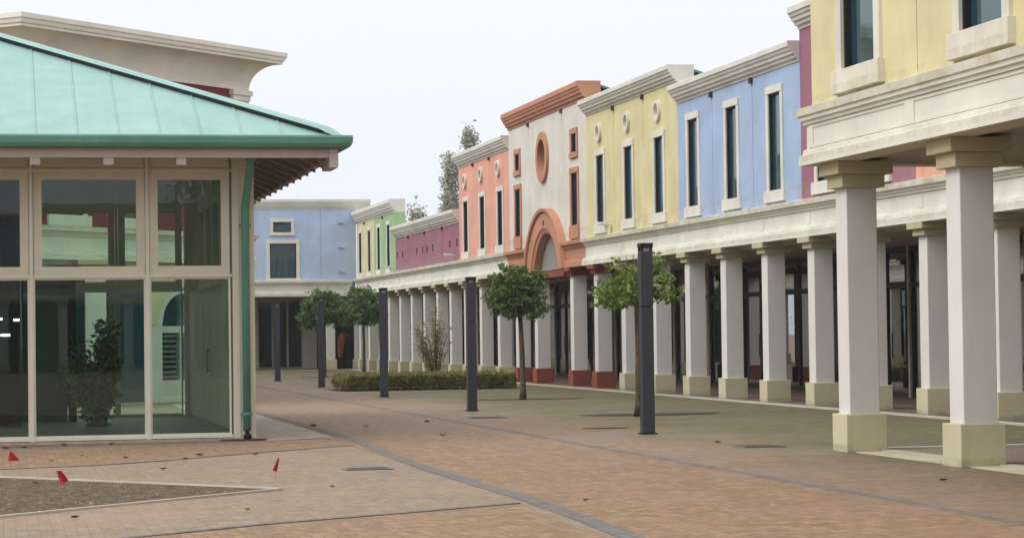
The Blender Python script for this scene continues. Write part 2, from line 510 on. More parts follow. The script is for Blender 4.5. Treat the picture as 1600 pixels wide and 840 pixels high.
def wall_skin(mb, P, u0, u1, v0, v1, holes=(), discs=(), thick=0.45):
    """front face with recessed openings. holes: (u0,u1,v0,v1,depth,back); discs: (cu,cv,r,depth)"""
    cells = [tuple(h[:4]) for h in holes] + [(c[0] - c[2] * 1.2, c[0] + c[2] * 1.2, c[1] - c[2] * 1.2, c[1] + c[2] * 1.2) for c in discs]
    us = sorted({u0, u1} | {c[0] for c in cells} | {c[1] for c in cells})
    vs_ = sorted({v0, v1} | {c[2] for c in cells} | {c[3] for c in cells})
    for a, b in zip(us, us[1:]):
        for c, d in zip(vs_, vs_[1:]):
            um, vm = (a + b) / 2, (c + d) / 2
            if any(q[0] < um < q[1] and q[2] < vm < q[3] for q in cells): continue
            mb.face([P(a, c), P(b, c), P(b, d), P(a, d)])
    for (a, b, c, d, dep, back) in holes:
        for (p, q) in (((a, c), (b, c)), ((b, c), (b, d)), ((b, d), (a, d)), ((a, d), (a, c))):
            mb.face([P(*p), P(*q), P(*q, dep), P(*p, dep)])
        if back: mb.face([P(a, c, dep), P(b, c, dep), P(b, d, dep), P(a, d, dep)])
    N = 32
    for (cu, cv, r, dep) in discs:
        s = r * 1.2
        sq, ci = [], []
        for k in range(N):
            t = 2 * math.pi * k / N + math.pi / 4
            x, y = math.cos(t), math.sin(t)
            f = s / max(abs(x), abs(y))
            sq.append((cu + x * f, cv + y * f)); ci.append((cu + x * r, cv + y * r))
        for k in range(N):
            k2 = (k + 1) % N
            mb.face([P(*sq[k]), P(*sq[k2]), P(*ci[k2]), P(*ci[k])])
            mb.face([P(*ci[k]), P(*ci[k2]), P(*ci[k2], dep), P(*ci[k], dep)])
        mb.face([P(*c, dep) for c in ci])
    for (p, q) in (((u0, v0), (u1, v0)), ((u1, v0), (u1, v1)), ((u1, v1), (u0, v1)), ((u0, v1), (u0, v0))):
        mb.face([P(*p), P(*q), P(*q, thick), P(*p, thick)])

def extrude(mb, P, u0, u1, prof):
    """profile of (outward offset, height) swept along u"""
    mb.loft([[P(u, z, -o) for o, z in prof] for u in (u0, u1)])

def surround(mb, P, u0, u1, v0, v1, w, proud, back=0.02):
    pbox(mb, P, u0 - w, u0, v0, v1, -proud, back)
    pbox(mb, P, u1, u1 + w, v0, v1, -proud, back)
    pbox(mb, P, u0 - w, u1 + w, v1, v1 + w, -proud - 0.012, back)

def add_window(parent, P, uc, wid, v0, v1, trim, dep=0.10, fw_=0.165, proud=0.036, sill_h=0.26, sill_w=0.28, label=None, sill_proud=0.07, pane='pane'):
    """window part: dark casing; sub-parts: glass pane, stone frame, stone sill"""
    u0, u1 = uc - wid / 2, uc + wid / 2
    m = MB()                                               # casing lining the opening
    t = 0.03
    for (a, b, c, d) in ((u0 + .003, u0 + t, v0 + .003, v1 - .003), (u1 - t, u1 - .003, v0 + .003, v1 - .003), (u0 + t, u1 - t, v0 + .003, v0 + t), (u0 + t, u1 - t, v1 - t, v1 - .003)):
        pbox(m, P, a, b, c, d, 0.012, dep - 0.004)
    w = m.build('window', M['reveal'], parent)
    if label: w['label'] = label
    m = MB(); pbox(m, P, u0 + t + .002, u1 - t - .002, v0 + t + .002, v1 - t - .002, dep - 0.03, dep - 0.008)
    m.build('pane', M[pane], w)
    m = MB(); surround(m, P, u0, u1, v0, v1, fw_, proud)
    m.build('frame', M[trim], w, bevel=0.008)
    if sill_h:
        m = MB(); pbox(m, P, u0 - sill_w, u1 + sill_w, v0 - sill_h, v0 - 0.002, -sill_proud, 0.02)
        m.build('sill', M[trim], w, bevel=0.008)
    return w

def ring(mb, P, cu, cv, r0, r1, d0, d1, n=40):
    prof = [(r0, d0), (r1, d0), (r1, d1), (r0, d1)]
    rings = []
    for k in range(n):
        t = 2 * math.pi * k / n
        rings.append([P(cu + r * math.cos(t), cv + r * math.sin(t), d) for r, d in prof])
    mb.loft(rings + [rings[0]], caps=False)

COLUMN = {}
def column(parent, x, y, htop, cap_h, plinth='plinth', cap='capital', s=0.42, ph=0.5, z0=0.0):
    key = (plinth, cap, htop, s)
    if key not in COLUMN:
        h = s / 2
        m = MB().box(-h, h, -h, h, ph - 0.01, htop - cap_h + 0.01)
        a = m.build('column', M['shaft'], None, bevel=0.012)
        q = h + 0.07
        b = MB().box(-q, q, -q, q, 0.0, ph).build('plinth', M[plinth], None, bevel=0.012)
        m = MB().box(-h - .085, h + .085, -h - .085, h + .085, htop - cap_h, htop - cap_h / 2)
        m.box(-h - .17, h + .17, -h - .17, h + .17, htop - cap_h / 2 + 0.0005, htop - 0.002)
        c = m.build('capital', M[cap], None, bevel=0.008)
        b.parent = a; c.parent = a
        COLUMN[key] = a
        o = a
    else:
        o = copy_tree(COLUMN[key])
    o.parent = parent
    o.location = Vector((x, y, z0)) - ORG[parent]
    ORG[o] = Vector((x, y, z0))
    return o

def belt_profile(z0, z1, lip=0.22, fr=0.07, inner=-0.28):
    h = z1 - z0
    return [(inner, z0), (lip - .02, z0), (lip - .02, z0 + .17 * h), (lip - .06, z0 + .19 * h), (lip - .07, z0 + .27 * h), (fr, z0 + .29 * h),
            (fr, z0 + .70 * h), (fr + .04, z0 + .71 * h), (fr + .045, z0 + .77 * h), (fr + .08, z0 + .78 * h), (fr + .085, z0 + .84 * h),
            (lip, z0 + .86 * h), (lip + .01, z0 + .985 * h), (lip - .02, z1), (0.002, z1 + 0.015), (inner, z1 + 0.015)]

def cornice_profile(z0, z1, proj=0.27, back=-0.45):
    h = z1 - z0
    st = [(0.10, 0.0), (0.16, .16), (0.38, .18), (0.44, .34), (0.62, .36), (0.68, .52), (0.80, .55), (0.88, .68), (1.0, .72), (1.0, .97), (0.96, 1.0)]
    return [(back, z0)] + [(a * proj, z0 + b * h) for a, b in st] + [(back, z1)]

# ------------------------------------------------------------------ ground
m = MB(); m.face([(-500, -300, 0), (700, -300, 0), (700, 900, 0), (-500, 900, 0)])
structure('ground', m, M['forecourt'])
m = MB(); m.face([(4.95, -10, .004), (8.2, -10, .004), (8.2, 116, .004), (4.95, 116, .004)])
structure('road', m, M['road'])
m = MB(); m.face([(5.28, 37.6, .0055), (8.1, 36.6, .0055), (8.2, 116, .0055), (5.25, 116, .0055)])
structure('road', m, M['roadpink'])
m = MB(); m.face([(8.2, -10, .004), (16.4, -10, .004), (16.4, 116, .004), (8.2, 116, .004)])
structure('pavement', m, M['verge'])
def band(name, pts, w, z, mat):
    m = MB()
    L, R_ = [], []
    for k, p in enumerate(pts):
        p = Vector((*p, 0)); a = Vector((*pts[max(k - 1, 0)], 0)); b = Vector((*pts[min(k + 1, len(pts) - 1)], 0))
        d = (b - a).normalized(); nn = Vector((-d.y, d.x, 0)) * w / 2
        L.append(p + nn); R_.append(p - nn)
    for k in range(len(pts) - 1):
        m.face([(*L[k][:2], z), (*R_[k][:2], z), (*R_[k + 1][:2], z), (*L[k + 1][:2], z)])
    return structure(name, m, mat)
band('paving_band', [(4.6, 5), (4.72, 15), (4.80, 18.5), (4.90, 20.5), (4.97, 23), (4.97, 26), (4.98, 29), (5.09, 32.5), (5.26, 36), (5.33, 40), (5.35, 44), (5.32, 50), (5.3, 115)], 0.19, .0085, M['stripe'])
band('paving_band', [(8.15, 5), (8.16, 60), (8.3, 115)], 0.14, .0085, M['stripe'])
band('paving_band', [(-6, 15.5), (-2, 18.0), (0.98, 19.89), (2.23, 20.95), (3.46, 21.72), (4.75, 22.6)], 0.11, .009, M['stripe'])
band('paving_band', [(-3, 30.6), (0, 31.07), (1.15, 31.5), (2.0, 32.2), (3.25, 33.7), (4.48, 35.0), (5.0, 35.5)], 0.11, .009, M['stripe'])
# patches of orange block paving left of the band
m = MB(); m.face([(1.6, 18.2, .005), (4.6, 18.2, .005), (4.7, 22.4, .005), (3.46, 21.6, .005), (2.23, 20.8, .005), (0.9, 19.7, .005)])
m.face([(-3, 30.7, .005), (0, 31.15, .005), (1.15, 31.6, .005), (2.0, 32.3, .005), (3.25, 33.8, .005), (4.48, 35.1, .005), (5.05, 35.6, .005), (5.1, 37.4, .005), (2, 36.0, .005), (-3, 35.0, .005)])
structure('paving', m, M['road'])
# covered walkway under the long arcade and its pale kerb
m = MB().box(16.42, 25.5, 34, 121, 0.0, 0.028)
structure('walkway', m, M['walk'])
m = MB().box(16.24, 16.418, 34, 116.2, 0.0, 0.036)
structure('kerb', m, M['kerb'])

# ------------------------------------------------------------------ the long arcade on the right
WX = 16.75
def shop_unit(u0, u1, name, label, wallmat, z_c0, z_c1, corn='cornice', windows=(), wz=(4.7, 6.85), circles=(), joints=(), lamp=None,
              trim='trim', roof=True, cols=(), belt='belt', col_kw=None, arch=None, small=(), ocul=None, vents=(), split=None, wwid=0.85, body_top=None):
    T = thing(name, (WX, (u0 + u1) / 2, 0), label, 'building')
    P = xplane(WX)
    a, b = u0 + 0.002, u1 - 0.002
    v0 = 4.30 if not arch else 3.58
    holes = [(y - wwid / 2, y + wwid / 2, wz[0], wz[1], 0.10, True) for y in windows]
    holes += [(y - hw / 2, y + hw / 2, za, zb, 0.10, True) for (y, hw, za, zb) in small]
    holes += [(y - hw, y + hw, za, zb, 0.10, True) for (y, hw, za, zb) in vents]
    holes += [(y - 0.012, y + 0.012, v0 + 0.1, z_c0 - 0.02, 0.02, True) for y in joints]
    discs = [(y, z, 0.19, 0.10) for (y, z) in circles]
    if ocul: discs.append((ocul[0], ocul[1], 0.81, 0.2))
    def make_wall(a_, b_, matname, nm='wall'):
        mw_ = MB()
        hs_ = [h for h in holes if a_ < (h[0] + h[1]) / 2 < b_]
        if arch:
            hs_ = hs_ + [(arch - 2.0, arch + 2.0, v0, 5.0, 0.0, False)]
        wall_skin(mw_, P, a_, b_, v0, z_c0, hs_, [d for d in discs if a_ < d[0] < b_])
        if arch:
            n_ = 24
            for k in range(n_):
                ua, ub = arch - 2.0 + 4.0 * k / n_, arch - 2.0 + 4.0 * (k + 1) / n_
                za, zb = [2.75 + math.sqrt(max(0, 4.0 - (q - arch) ** 2)) for q in (ua, ub)]
                mw_.face([P(ua, max(za, v0)), P(ub, max(zb, v0)), P(ub, 5.0), P(ua, 5.0)])
        return mw_
    ztop = body_top or (z_c0 - 0.6)
    parts = [(a, b, wallmat)] if not split else [(a, split[0] - .001, wallmat), (split[0] + .001, b, split[1])]
    for k, (a_, b_, mt) in enumerate(parts):
        mw_ = make_wall(a_, b_, mt)
        if k == 0:
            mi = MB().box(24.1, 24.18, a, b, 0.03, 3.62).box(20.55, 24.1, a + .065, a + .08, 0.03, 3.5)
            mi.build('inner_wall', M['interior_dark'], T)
            mw_.box(WX + 0.45, WX + 9.0, a, b, 3.62, ztop)                 # the storey behind the false front
            mw_.box(24.2, 24.4, a, b, 0.02, 3.62)
            mw_.box(20.55, 24.2, a, a + 0.06, 0.02, 3.62)
        mw_.build('wall', M[mt], T)
    m = MB()
    extrude(m, P, a, b, cornice_profile(z_c0, z_c1))
    m.build('cornice', M[corn], T)
    if roof:
        m = MB(); zt = z_c1 - 0.12
        m.hexa([(WX + .47, a, zt - .06), (WX + 8, a, zt - 2.4), (WX + .47, b, zt - .06), (WX + 8, b, zt - 2.4),
                (WX + .47, a, zt), (WX + 8, a, zt - 2.34), (WX + .47, b, zt), (WX + 8, b, zt - 2.34)])
        m.build('roof', M['gutter'], T)
    # belt course with panel strips
    m = MB()
    segs = [(a, b)] if not arch else [(a, arch - 2.35), (arch + 2.35, b)]
    for k, (p, q) in enumerate(segs):
        if k: m.build('belt_course', M[belt], T); m = MB()
        extrude(m, P, p, q, belt_profile(3.57, 4.36))
    for y in cols:
        if not arch:
            pbox(m, P, y - .16, y + .16, 3.84, 4.085, -0.082, -0.06)
    m.build('belt_course', M[belt], T)
    # soffit over the walkway
    m = MB().box(WX + .285, 20.3, a, b, 3.50, 3.60) if not arch else MB().box(WX + .52, 20.3, a, b, 3.50, 3.60)
    m.build('soffit', M['soffit'], T)
    for y in windows:
        add_window(T, P, y, wwid, wz[0], wz[1], trim)
    for (y, hw, za, zb) in small:
        add_window(T, P, y, hw, za, zb, trim, sill_h=0.17 if zb - za < 1 else 0.40, sill_w=0.18, fw_=0.17)
    for (y, z) in circles:
        m = MB(); ring(m, P, y, z, 0.19, 0.28, -0.08, 0.02)
        m.build('round_vent', M[trim], T, smooth=False)
    if ocul:
        m = MB(); ring(m, P, ocul[0], ocul[1], 0.565, 0.80, -0.09, 0.165, 56)
        w = m.build('round_window', M['terra'], T)
        m = MB(); m.loft([[P(ocul[0] + 0.575 * math.cos(t), ocul[1] + 0.575 * math.sin(t), d) for t in [2 * math.pi * q / 40 for q in range(40)]] for d in (0.17, 0.195)])
        m.build('pane', M['pane'], w)
    for y in joints:
        m = MB(); pbox(m, P, y - .07, y + .07, z_c0 - 0.13, z_c0 - 0.003, -0.07, 0.02)
        m.build('scupper', M['rust'], T)
    if arch:
        m = MB(); N_ = 40
        prof_o, prof_i = [], []
        for k in range(N_ + 1):
            t = math.pi * k / N_
            yi, zi = arch + 2.0 * math.cos(t), 2.75 + 2.0 * math.sin(t)
            yo, zo = arch + 2.95 * math.cos(t), 2.75 + 2.76 * math.sin(t)
            prof_i.append((yi, max(zi, 3.57))); prof_o.append((yo, max(zo, 3.57)))
        def clampi(y): return max(arch - 1.823, min(arch + 1.823, y))
        prof_i = [(clampi(y), z) for y, z in prof_i]
        prof_o = [(max(arch - 2.82, min(arch + 2.82, y)), z) for y, z in prof_o]
        rings = []
        for (yi, zi), (yo, zo) in zip(prof_i, prof_o):
            e = 0.16
            ym, zm = yi + (yo - yi) * (1 - e), zi + (zo - zi) * (1 - e)
            yn, zn = yi + (yo - yi) * e, zi + (zo - zi) * e
            rings.append([P(yi, zi, 0.12), P(yi, zi, -0.10), P(yn, zn, -0.14), P(yn + .02 * (yo - yi), zn + .02 * (zo - zi), -0.17), P(ym, zm, -0.17), P(ym + .03 * (yo - yi), zm + .03 * (zo - zi), -0.24), P(yo, zo, -0.26), P(yo, zo, 0.02)])
        m.loft(rings)
        m.build('arch', M['terra'], T)
        m = MB()                                            # plaster lunette closing the arch, and the beam under it
        pts_ = [(y, z) for y, z in prof_i]
        m.loft([[P(y, z, d) for y, z in pts_] for d in (0.125, 0.25)])
        m.build('lunette', M['lunette'], T)
        m = MB(); pbox(m, P, arch - 1.9, arch + 1.9, 3.36, 3.568, 0.02, 0.5)
        m.build('beam', M['terradark'], T)
        m = MB()
        pbox(m, P, arch - .05, arch + .05, 4.98, 5.14, -0.19, -0.165)
        m.build('lamp', M['rust'], T)
    # ground floor shop fronts, one per bay
    bays = []
    nb = max(2, round((b - a) / 3.2)); bw_ = (b - a) / nb
    for k in range(nb):
        s0, s1 = a + k * bw_ + 0.06, a + (k + 1) * bw_ - 0.06
        P2 = xplane(20.4)
        m = MB()
        nm = 2
        for q in range(nm + 1):
            uu = s0 + (s1 - s0) * q / nm
            pbox(m, P2, max(s0, uu - .045), min(s1, uu + .045), 0.03, 3.48, 0, 0.1)
        pbox(m, P2, s0, s1, 2.55, 2.68, 0.002, 0.098)
        pbox(m, P2, s0, s1, 0.03, 0.14, 0.002, 0.098)
        pbox(m, P2, s0, s1, 3.36, 3.49, 0.002, 0.098)
        f_ = m.build('shop_front', M['frame_dark'], T)
        m = MB(); m.face([P2(s0, 0.05, 0.05), P2(s1, 0.05, 0.05), P2(s1, 3.45, 0.05), P2(s0, 3.45, 0.05)])
        m.build('pane', M['shopglass'], f_)
        m = MB(); pbox(m, P2, a + (k + 1) * bw_ - .059, a + (k + 1) * bw_ + .057, 0.03, 3.5, -0.05, 0.2)
        m.build('pier', M['soffit'], T)
        if (k + int(u0)) % 2 == 0:
            uu = s0 + (s1 - s0) / 2
            m = MB(); pbox(m, P2, uu - .06, uu - .03 + .0, 0.9, 1.5, -0.06, -0.03)
            m.build('door_handle', M['steel'], f_)
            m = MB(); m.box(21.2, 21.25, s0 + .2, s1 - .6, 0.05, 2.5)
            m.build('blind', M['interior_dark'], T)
    for y in cols:
        column(T, 16.93, y, 3.57, 0.245, **(col_kw or {}))
    if lamp:
        y, z = lamp
        m = MB(); pbox(m, P, y - .1, y + .1, z, z + .09, -0.42, -0.14); m.box(WX - .16, WX, y - .02, y + .02, z - .02, z + .03)
        pbox(m, P, y - .04, y + .04, z - .1, z + .02, -0.2, -0.1)
        m.build('floodlight', M['white'], T, bevel=0.01)
    UNITS.append(T)
    return T

SP = 3.16
UNITS = []
terra_kw = dict(plinth='terradark', cap='terradark')
shop_unit(34.0, 42.95, 'shop_building', 'salmon orange end building mostly hidden behind the near yellow building', 'salmon', 7.84, 8.3, cols=(36.2, 39.36, 42.6), windows=(36.3, 39.5), wz=(4.7, 6.6))
shop_unit(42.95, 49.6, 'shop_building', 'magenta upper wall between the pale blue building and the near yellow building', 'magenta', 8.02, 8.5, cols=(45.85, 49.0), windows=(44.9, 48.1), wz=(4.7, 6.85))
shop_unit(49.6, 59.25, 'shop_building', 'pale blue shop building with three narrow windows framed in cream', 'blue', 7.36, 7.80, cols=(52.2, 55.4, 58.5), windows=(51.35, 54.6, 57.85), joints=(53.0, 56.2))
shop_unit(59.25, 69.05, 'shop_building', 'pale yellow shop building with three small round vents above narrow windows, beside the arch', 'yellow', 7.93, 8.36, cols=(61.7, 64.9), windows=(61.05, 64.2, 67.4), wz=(4.7, 6.67),
          circles=((61.1, 7.36), (64.28, 7.35), (67.47, 7.33)), joints=(62.6, 65.8), lamp=(66.2, 4.62))
shop_unit(69.05, 80.2, 'shop_building', 'cream shop building with a terracotta arch, round window and terracotta cornice', 'cream', 8.44, 8.98, corn='terra', trim='terra', belt='terra', cols=(68.0 + .06, 71.07, 76.1, 79.06), col_kw=terra_kw,
          arch=74.2, small=((78.75, 0.62, 7.0, 7.55), (70.6, 0.62, 7.0, 7.55), (78.75, 0.78, 4.82, 6.38), (70.6, 0.78, 4.82, 6.38)), ocul=(74.85, 7.16), joints=(72.2, 77.0))
shop_unit(80.2, 89.4, 'shop_building', 'salmon pink shop building with three round vents above three narrow windows', 'salmon', 7.82, 8.3, cols=(82.1, 85.3, 88.3), windows=(81.7, 84.85, 88.0), wz=(4.65, 6.5),
          circles=((81.93, 7.30), (85.02, 7.29), (88.09, 7.25)), joints=(83.5, 86.5))
shop_unit(89.4, 104.5, 'shop_building', 'low magenta shop building with a row of small square openings', 'magenta', 5.80, 6.30, cols=(91.3, 94.2, 97.2, 100.3, 103.3), joints=(93.0, 97.0, 101.0), roof=False, body_top=5.5,
          vents=tuple((y, 0.17, 4.93, 5.19) for y in (104.0, 102.6, 99.0, 97.6, 96.5, 95.2, 91.4, 89.95)), lamp=(90.3, 4.58))
shop_unit(104.5, 116.25, 'shop_building', 'far corner building half pale green and half pale yellow under one cornice', 'green', 6.98, 7.55, cols=(106.4, 109.4, 112.4, 115.4), windows=(106.35, 109.2, 112.1, 115.0), wz=(4.6, 6.5),
          split=(110.7, 'yellow'), joints=(108.0, 113.6), roof=False, body_top=6.2, lamp=(105.0, 4.56))

# the facing row across the street and the row behind the viewer: they show as reflections in the shop and pavilion glass
for i, yc, lab in ((5, 76.5, 'salmon building of the facing row, showing only as reflections in the arcade glass'), (3, 86.2, 'yellow building of the facing row, showing only as reflections in the arcade glass'),
                   (2, 96.1, 'blue building of the facing row, showing only as reflections in the arcade glass'), (7, 107.0, 'green and yellow building of the facing row, showing only as reflections in the arcade glass')):
    o = copy_tree(UNITS[i]); o.scale = (-1, 1, 1); o.location = (4.3, yc, 0); o['label'] = lab
for i, xc, lab in ((2, -4.0, 'blue building behind the viewer, mirrored faintly in the pavilion glass'), (5, 5.6, 'salmon building behind the viewer, mirrored faintly in the pavilion glass'),
                   (3, 15.2, 'yellow building behind the viewer, mirrored faintly in the pavilion glass')):
    o = copy_tree(UNITS[i]); o.rotation_euler = (0, 0, -math.pi / 2); o.location = (xc, -45, 0); o['label'] = lab

# ------------------------------------------------------------------ far pale blue building closing the street
FY = 116.3
T = thing('shop_building', (14.0, FY, 0), 'pale blue building closing the far end, one large window under a small one', 'building')
P = yplane(FY)
m = MB()
hol = [(12.55, 13.82, 4.42, 6.08, 0.12, True), (12.72, 13.58, 6.62, 7.11, 0.12, True), (15.0, 15.03, 4.4, 7.7, 0.02, True)]
wall_skin(m, P, 2.0, 16.72, 4.28, 7.72, hol)
m.box(2.0, 16.72, FY + .45, FY + 10, 3.6, 7.2)
m.build('wall', M['bluefar'], T)
m = MB().box(2.0, 24.0, FY + 7.6, FY + 7.8, 0.03, 3.6).box(16.5, 24.0, FY + 1.5, FY + 1.6, 3.3, 3.6).box(16.5, 24.1, FY + .3, FY + 7.6, 3.61, 3.8).box(23.9, 24.1, FY + .3, FY + 7.6, 0.03, 3.6)
m.build('inner_wall', M['interior_dark'], T)
m = MB(); extrude(m, P, 2.0, 17.42, cornice_profile(7.72, 8.2, 0.2)); m.build('cornice', M['cornice'], T)
m = MB(); extrude(m, P, 2.0, 16.5, belt_profile(3.55, 4.30)); m.build('belt_course', M['belt'], T)
m = MB().box(2.0, 16.4, FY + .285, FY + 4.0, 3.5, 3.6); m.build('soffit', M['soffit'], T)
add_window(T, P, 13.185, 1.27, 4.42, 6.08, 'trim', dep=0.12, fw_=0.17, sill_h=0.2, sill_w=0.2)
add_window(T, P, 13.15, 0.86, 6.62, 7.11, 'trim', dep=0.12, fw_=0.15, sill_h=0.16, sill_w=0.17)
for z in (7.05, 5.87, 4.70):
    m = MB(); pbox(m, P, 15.82, 16.1, z, z + .05, -0.07, 0.01); pbox(m, P, 15.84, 15.88, z - .08, z, -0.05, 0.01)
    m.build('wall_vent', M['bluefar'], T)
P2 = yplane(FY + 4.0)
for k, (s0, s1) in enumerate(((2.2, 5.5), (5.5, 8.8), (8.8, 12.0), (12.35, 14.55), (15.25, 17.6))):
    m = MB()
    for uu in (s0, (2 * s0 + s1) / 3, (s0 + 2 * s1) / 3, s1):
        pbox(m, P2, uu - .05, uu + .05, 0.03, 3.5, 0, 0.1)
    pbox(m, P2, s0, s1, 3.36, 3.49, 0.002, 0.098); pbox(m, P2, s0, s1, 0.03, 0.12, 0.002, 0.098)
    f_ = m.build('shop_front', M['frame_dark'] if k != 3 else M['soffit'], T)
    m = MB(); m.face([P2(s0, .05, .05), P2(s1, .05, .05), P2(s1, 3.45, .05), P2(s0, 3.45, .05)])
    m.build('pane', M['shopglass'] if k != 4 else M['pavglass'], f_)
for (p, q) in ((12.0, 12.35), (14.55, 15.25)):
    m = MB(); pbox(m, P2, p, q, 0.03, 3.5, -0.1, 0.2); m.build('pier', M['cornice'], T)
column(T, 15.45, FY + .25, 3.57, 0.245)
column(T, 16.86, FY + .45, 3.57, 0.245)
structure('walkway', MB().box(2, 16.41, FY - .35, FY + 8, 0.0, 0.028), M['walk'])
structure('kerb', MB().box(2, 16.41, FY - .55, FY - .352, 0.0, 0.036), M['kerb'])
# orange garment hanging behind the corner shop window
m = MB()
cl = []
for k, (z, w, ox) in enumerate(((1.80, .07, .12), (1.74, .16, .10), (1.55, .22, .04), (1.3, .19, 0.0), (1.0, .16, -.02), (0.75, .13, -.03), (0.55, .10, -.03))):
    cl.append([(16.45 + ox + w * math.cos(t) * (1 + .12 * math.sin(3 * t + k)), FY + 3.75 + .10 * math.sin(t), z) for t in [2 * math.pi * q / 14 for q in range(14)]])
m.loft(cl)
m.tube([(16.62, FY + 3.75, 1.72), (16.8, FY + 3.75, 1.66), (16.9, FY + 3.75, 1.6)], [.07, .06, .05])
gm = m.build('hanging_garment', M['orange'], None, smooth=True, origin=(16.45, FY + 3.75, 0.55))
tag(gm, 'orange garment hanging at the dark corner shop window at the street end', 'garment')
m = MB().tube([(16.55, FY + 3.75, 1.80), (16.55, FY + 3.75, 2.2), (16.55, FY + 3.75, 3.5)], .008, 6)
m.build('hanger', M['steel'], gm)

# ------------------------------------------------------------------ near yellow portico building on the right
NX = 10.65
T = thing('portico_building', (NX, 25.0, 0), 'pale yellow building at the right edge raised on white square columns', 'building')
P = xplane(NX)
ue, un = 31.05, 8.0
m = MB()
wins = (29.15, 25.2, 21.25, 17.3)
wall_skin(m, P, un, ue, 4.57, 9.2, [(y - .6, y + .6, 4.94, 7.4, 0.12, True) for y in wins] + [(y - .012, y + .012, 4.65, 9.1, .02, True) for y in (27.2, 23.2, 19.2)])
m.box(NX + .45, NX + 8, un, ue, 3.95, 9.1)
m.build('wall', M['yellow'], T)
m = MB()
bp = belt_profile(3.80, 4.57, lip=0.17, fr=0.06, inner=-0.3)
# mitred belt: along the street front, then round the far end
def corner_sweep(mb, prof, pts, corner):
    rings = []
    for k, (x, y, dx, dy) in enumerate(pts):
        rings.append([(x + dx * o, y + dy * o, z) for o, z in prof])
    mb.loft(rings)
corner_sweep(m, bp, [(NX, un, -1, 0), (NX, ue, -1, 1), (NX + 8, ue, 0, 1)], None)
for y0_, y1_ in ((27.15, 27.45), (23.2, 23.5), (19.3, 19.6), (30.82, 31.0)):
    pbox(m, P, y0_, y1_, 4.03, 4.335, -0.078, -0.05)
for y0_, y1_ in ((27.45, 30.82), (23.5, 27.15), (19.6, 23.2)):
    pbox(m, P, y0_ + .001, y1_ - .001, 4.03, 4.07, -0.074, -0.05); pbox(m, P, y0_ + .001, y1_ - .001, 4.295, 4.335, -0.074, -0.05)
m.build('belt_course', M['beltnear'], T)
m = MB().box(NX + .29, NX + 8, un, ue - .29, 3.84, 3.94); m.build('soffit', M['soffit'], T)
for y in wins:
    add_window(T, P, y, 1.2, 4.94, 7.4, 'trimnear', dep=0.12, fw_=0.2, proud=0.05, sill_h=0.3, sill_w=0.27, sill_proud=0.10)
for y in (30.45, 26.6, 22.75, 18.9):
    column(T, 11.03, y, 3.80, 0.34)
P2 = xplane(14.5)
for k in range(5):
    s0, s1 = 11.8 + k * 3.85, 15.55 + k * 3.85
    m = MB()
    for uu in (s0, (s0 + s1) / 2, s1): pbox(m, P2, uu - .05, uu + .05, 0.1, 3.8, 0, .1)
    pbox(m, P2, s0, s1, 2.6, 2.72, .002, .098); pbox(m, P2, s0, s1, .1, .2, .002, .098)
    f_ = m.build('shop_front', M['frame_dark'], T)
    m = MB(); m.face([P2(s0, .1, .05), P2(s1, .1, .05), P2(s1, 3.8, .05), P2(s0, 3.8, .05)]); m.build('pane', M['shopglass'], f_)
m = MB().box(14.5, 14.7, 30.95, 31.04, 0, 3.8).box(17.0, 17.2, 11.8, 31.0, 0, 3.8).box(14.7, 17, 30.9, 31.03, 0, 3.8); m.build('back_wall', M['interior'], T)
# portico floor: pink pavers inside a pale stone border
m = MB().box(11.42, 16.2, 8, 30.55, 0.0, 0.022); structure('portico_floor', m, M['forecourt'])
m = MB().box(11.22, 16.2, 30.56, 30.95, 0.0, 0.03).box(11.22, 11.418, 8, 30.559, 0.0, 0.03); structure('stone_border', m, M['kerb'])
m = MB()
m.box(10.86, 11.2, 8, 30.15, 0.0, 0.014); structure('stone_border', m, M['plinth'])
# fallback to smooth transition around columns is not needed: plinths stand on the border

# ------------------------------------------------------------------ glazed pavilion on the left
PX0, PX1, PY0, PY1 = -6.57, 3.87, 38.1, 48.54
CX, CY = (PX0 + PX1) / 2, (PY0 + PY1) / 2
T = thing('glass_pavilion', (CX, CY, 0), 'glazed pavilion with a pale green hipped metal roof and cream window frames', 'building')
HO, ZE, SL = 1.27, 4.63, 0.405
half = (PX1 - PX0) / 2
def roofz(o): return ZE + SL * (HO - o)          # o = distance outside the wall line
# roof sheets with standing seams
m = MB()
R0 = half + HO
zc = ZE + SL * R0
for s in range(4):
    c_, s_ = round(math.cos(s * math.pi / 2)), round(math.sin(s * math.pi / 2))
    def rp(a, b, z): return (CX + c_ * a - s_ * b, CY + s_ * a + c_ * b, z)
    m.face([rp(-R0, -R0, ZE), rp(R0, -R0, ZE), rp(0, 0, zc)])
    m.face([rp(-R0, -R0, ZE - .07), rp(R0, -R0, ZE - .07), rp(R0, -R0, ZE), rp(-R0, -R0, ZE)])
    k = -R0 + 0.35
    while k < R0 - .2:
        L_ = R0 - abs(k) - .12
        if L_ > .3:
            w_ = .010
            hh = .018
            p = [rp(k - w_, -R0 + .01, ZE + .002), rp(k + w_, -R0 + .01, ZE + .002), rp(k - w_, -R0 + L_, ZE + SL * L_ + .002), rp(k + w_, -R0 + L_, ZE + SL * L_ + .002),
                 rp(k - w_, -R0 + .01, ZE + hh), rp(k + w_, -R0 + .01, ZE + hh), rp(k - w_, -R0 + L_, ZE + SL * L_ + hh), rp(k + w_, -R0 + L_, ZE + SL * L_ + hh)]
            m.hexa(p)
        k += 0.615
rf = m.build('roof', M['roof'], T)
m, mj = MB(), MB()                                   # raised hip cappings
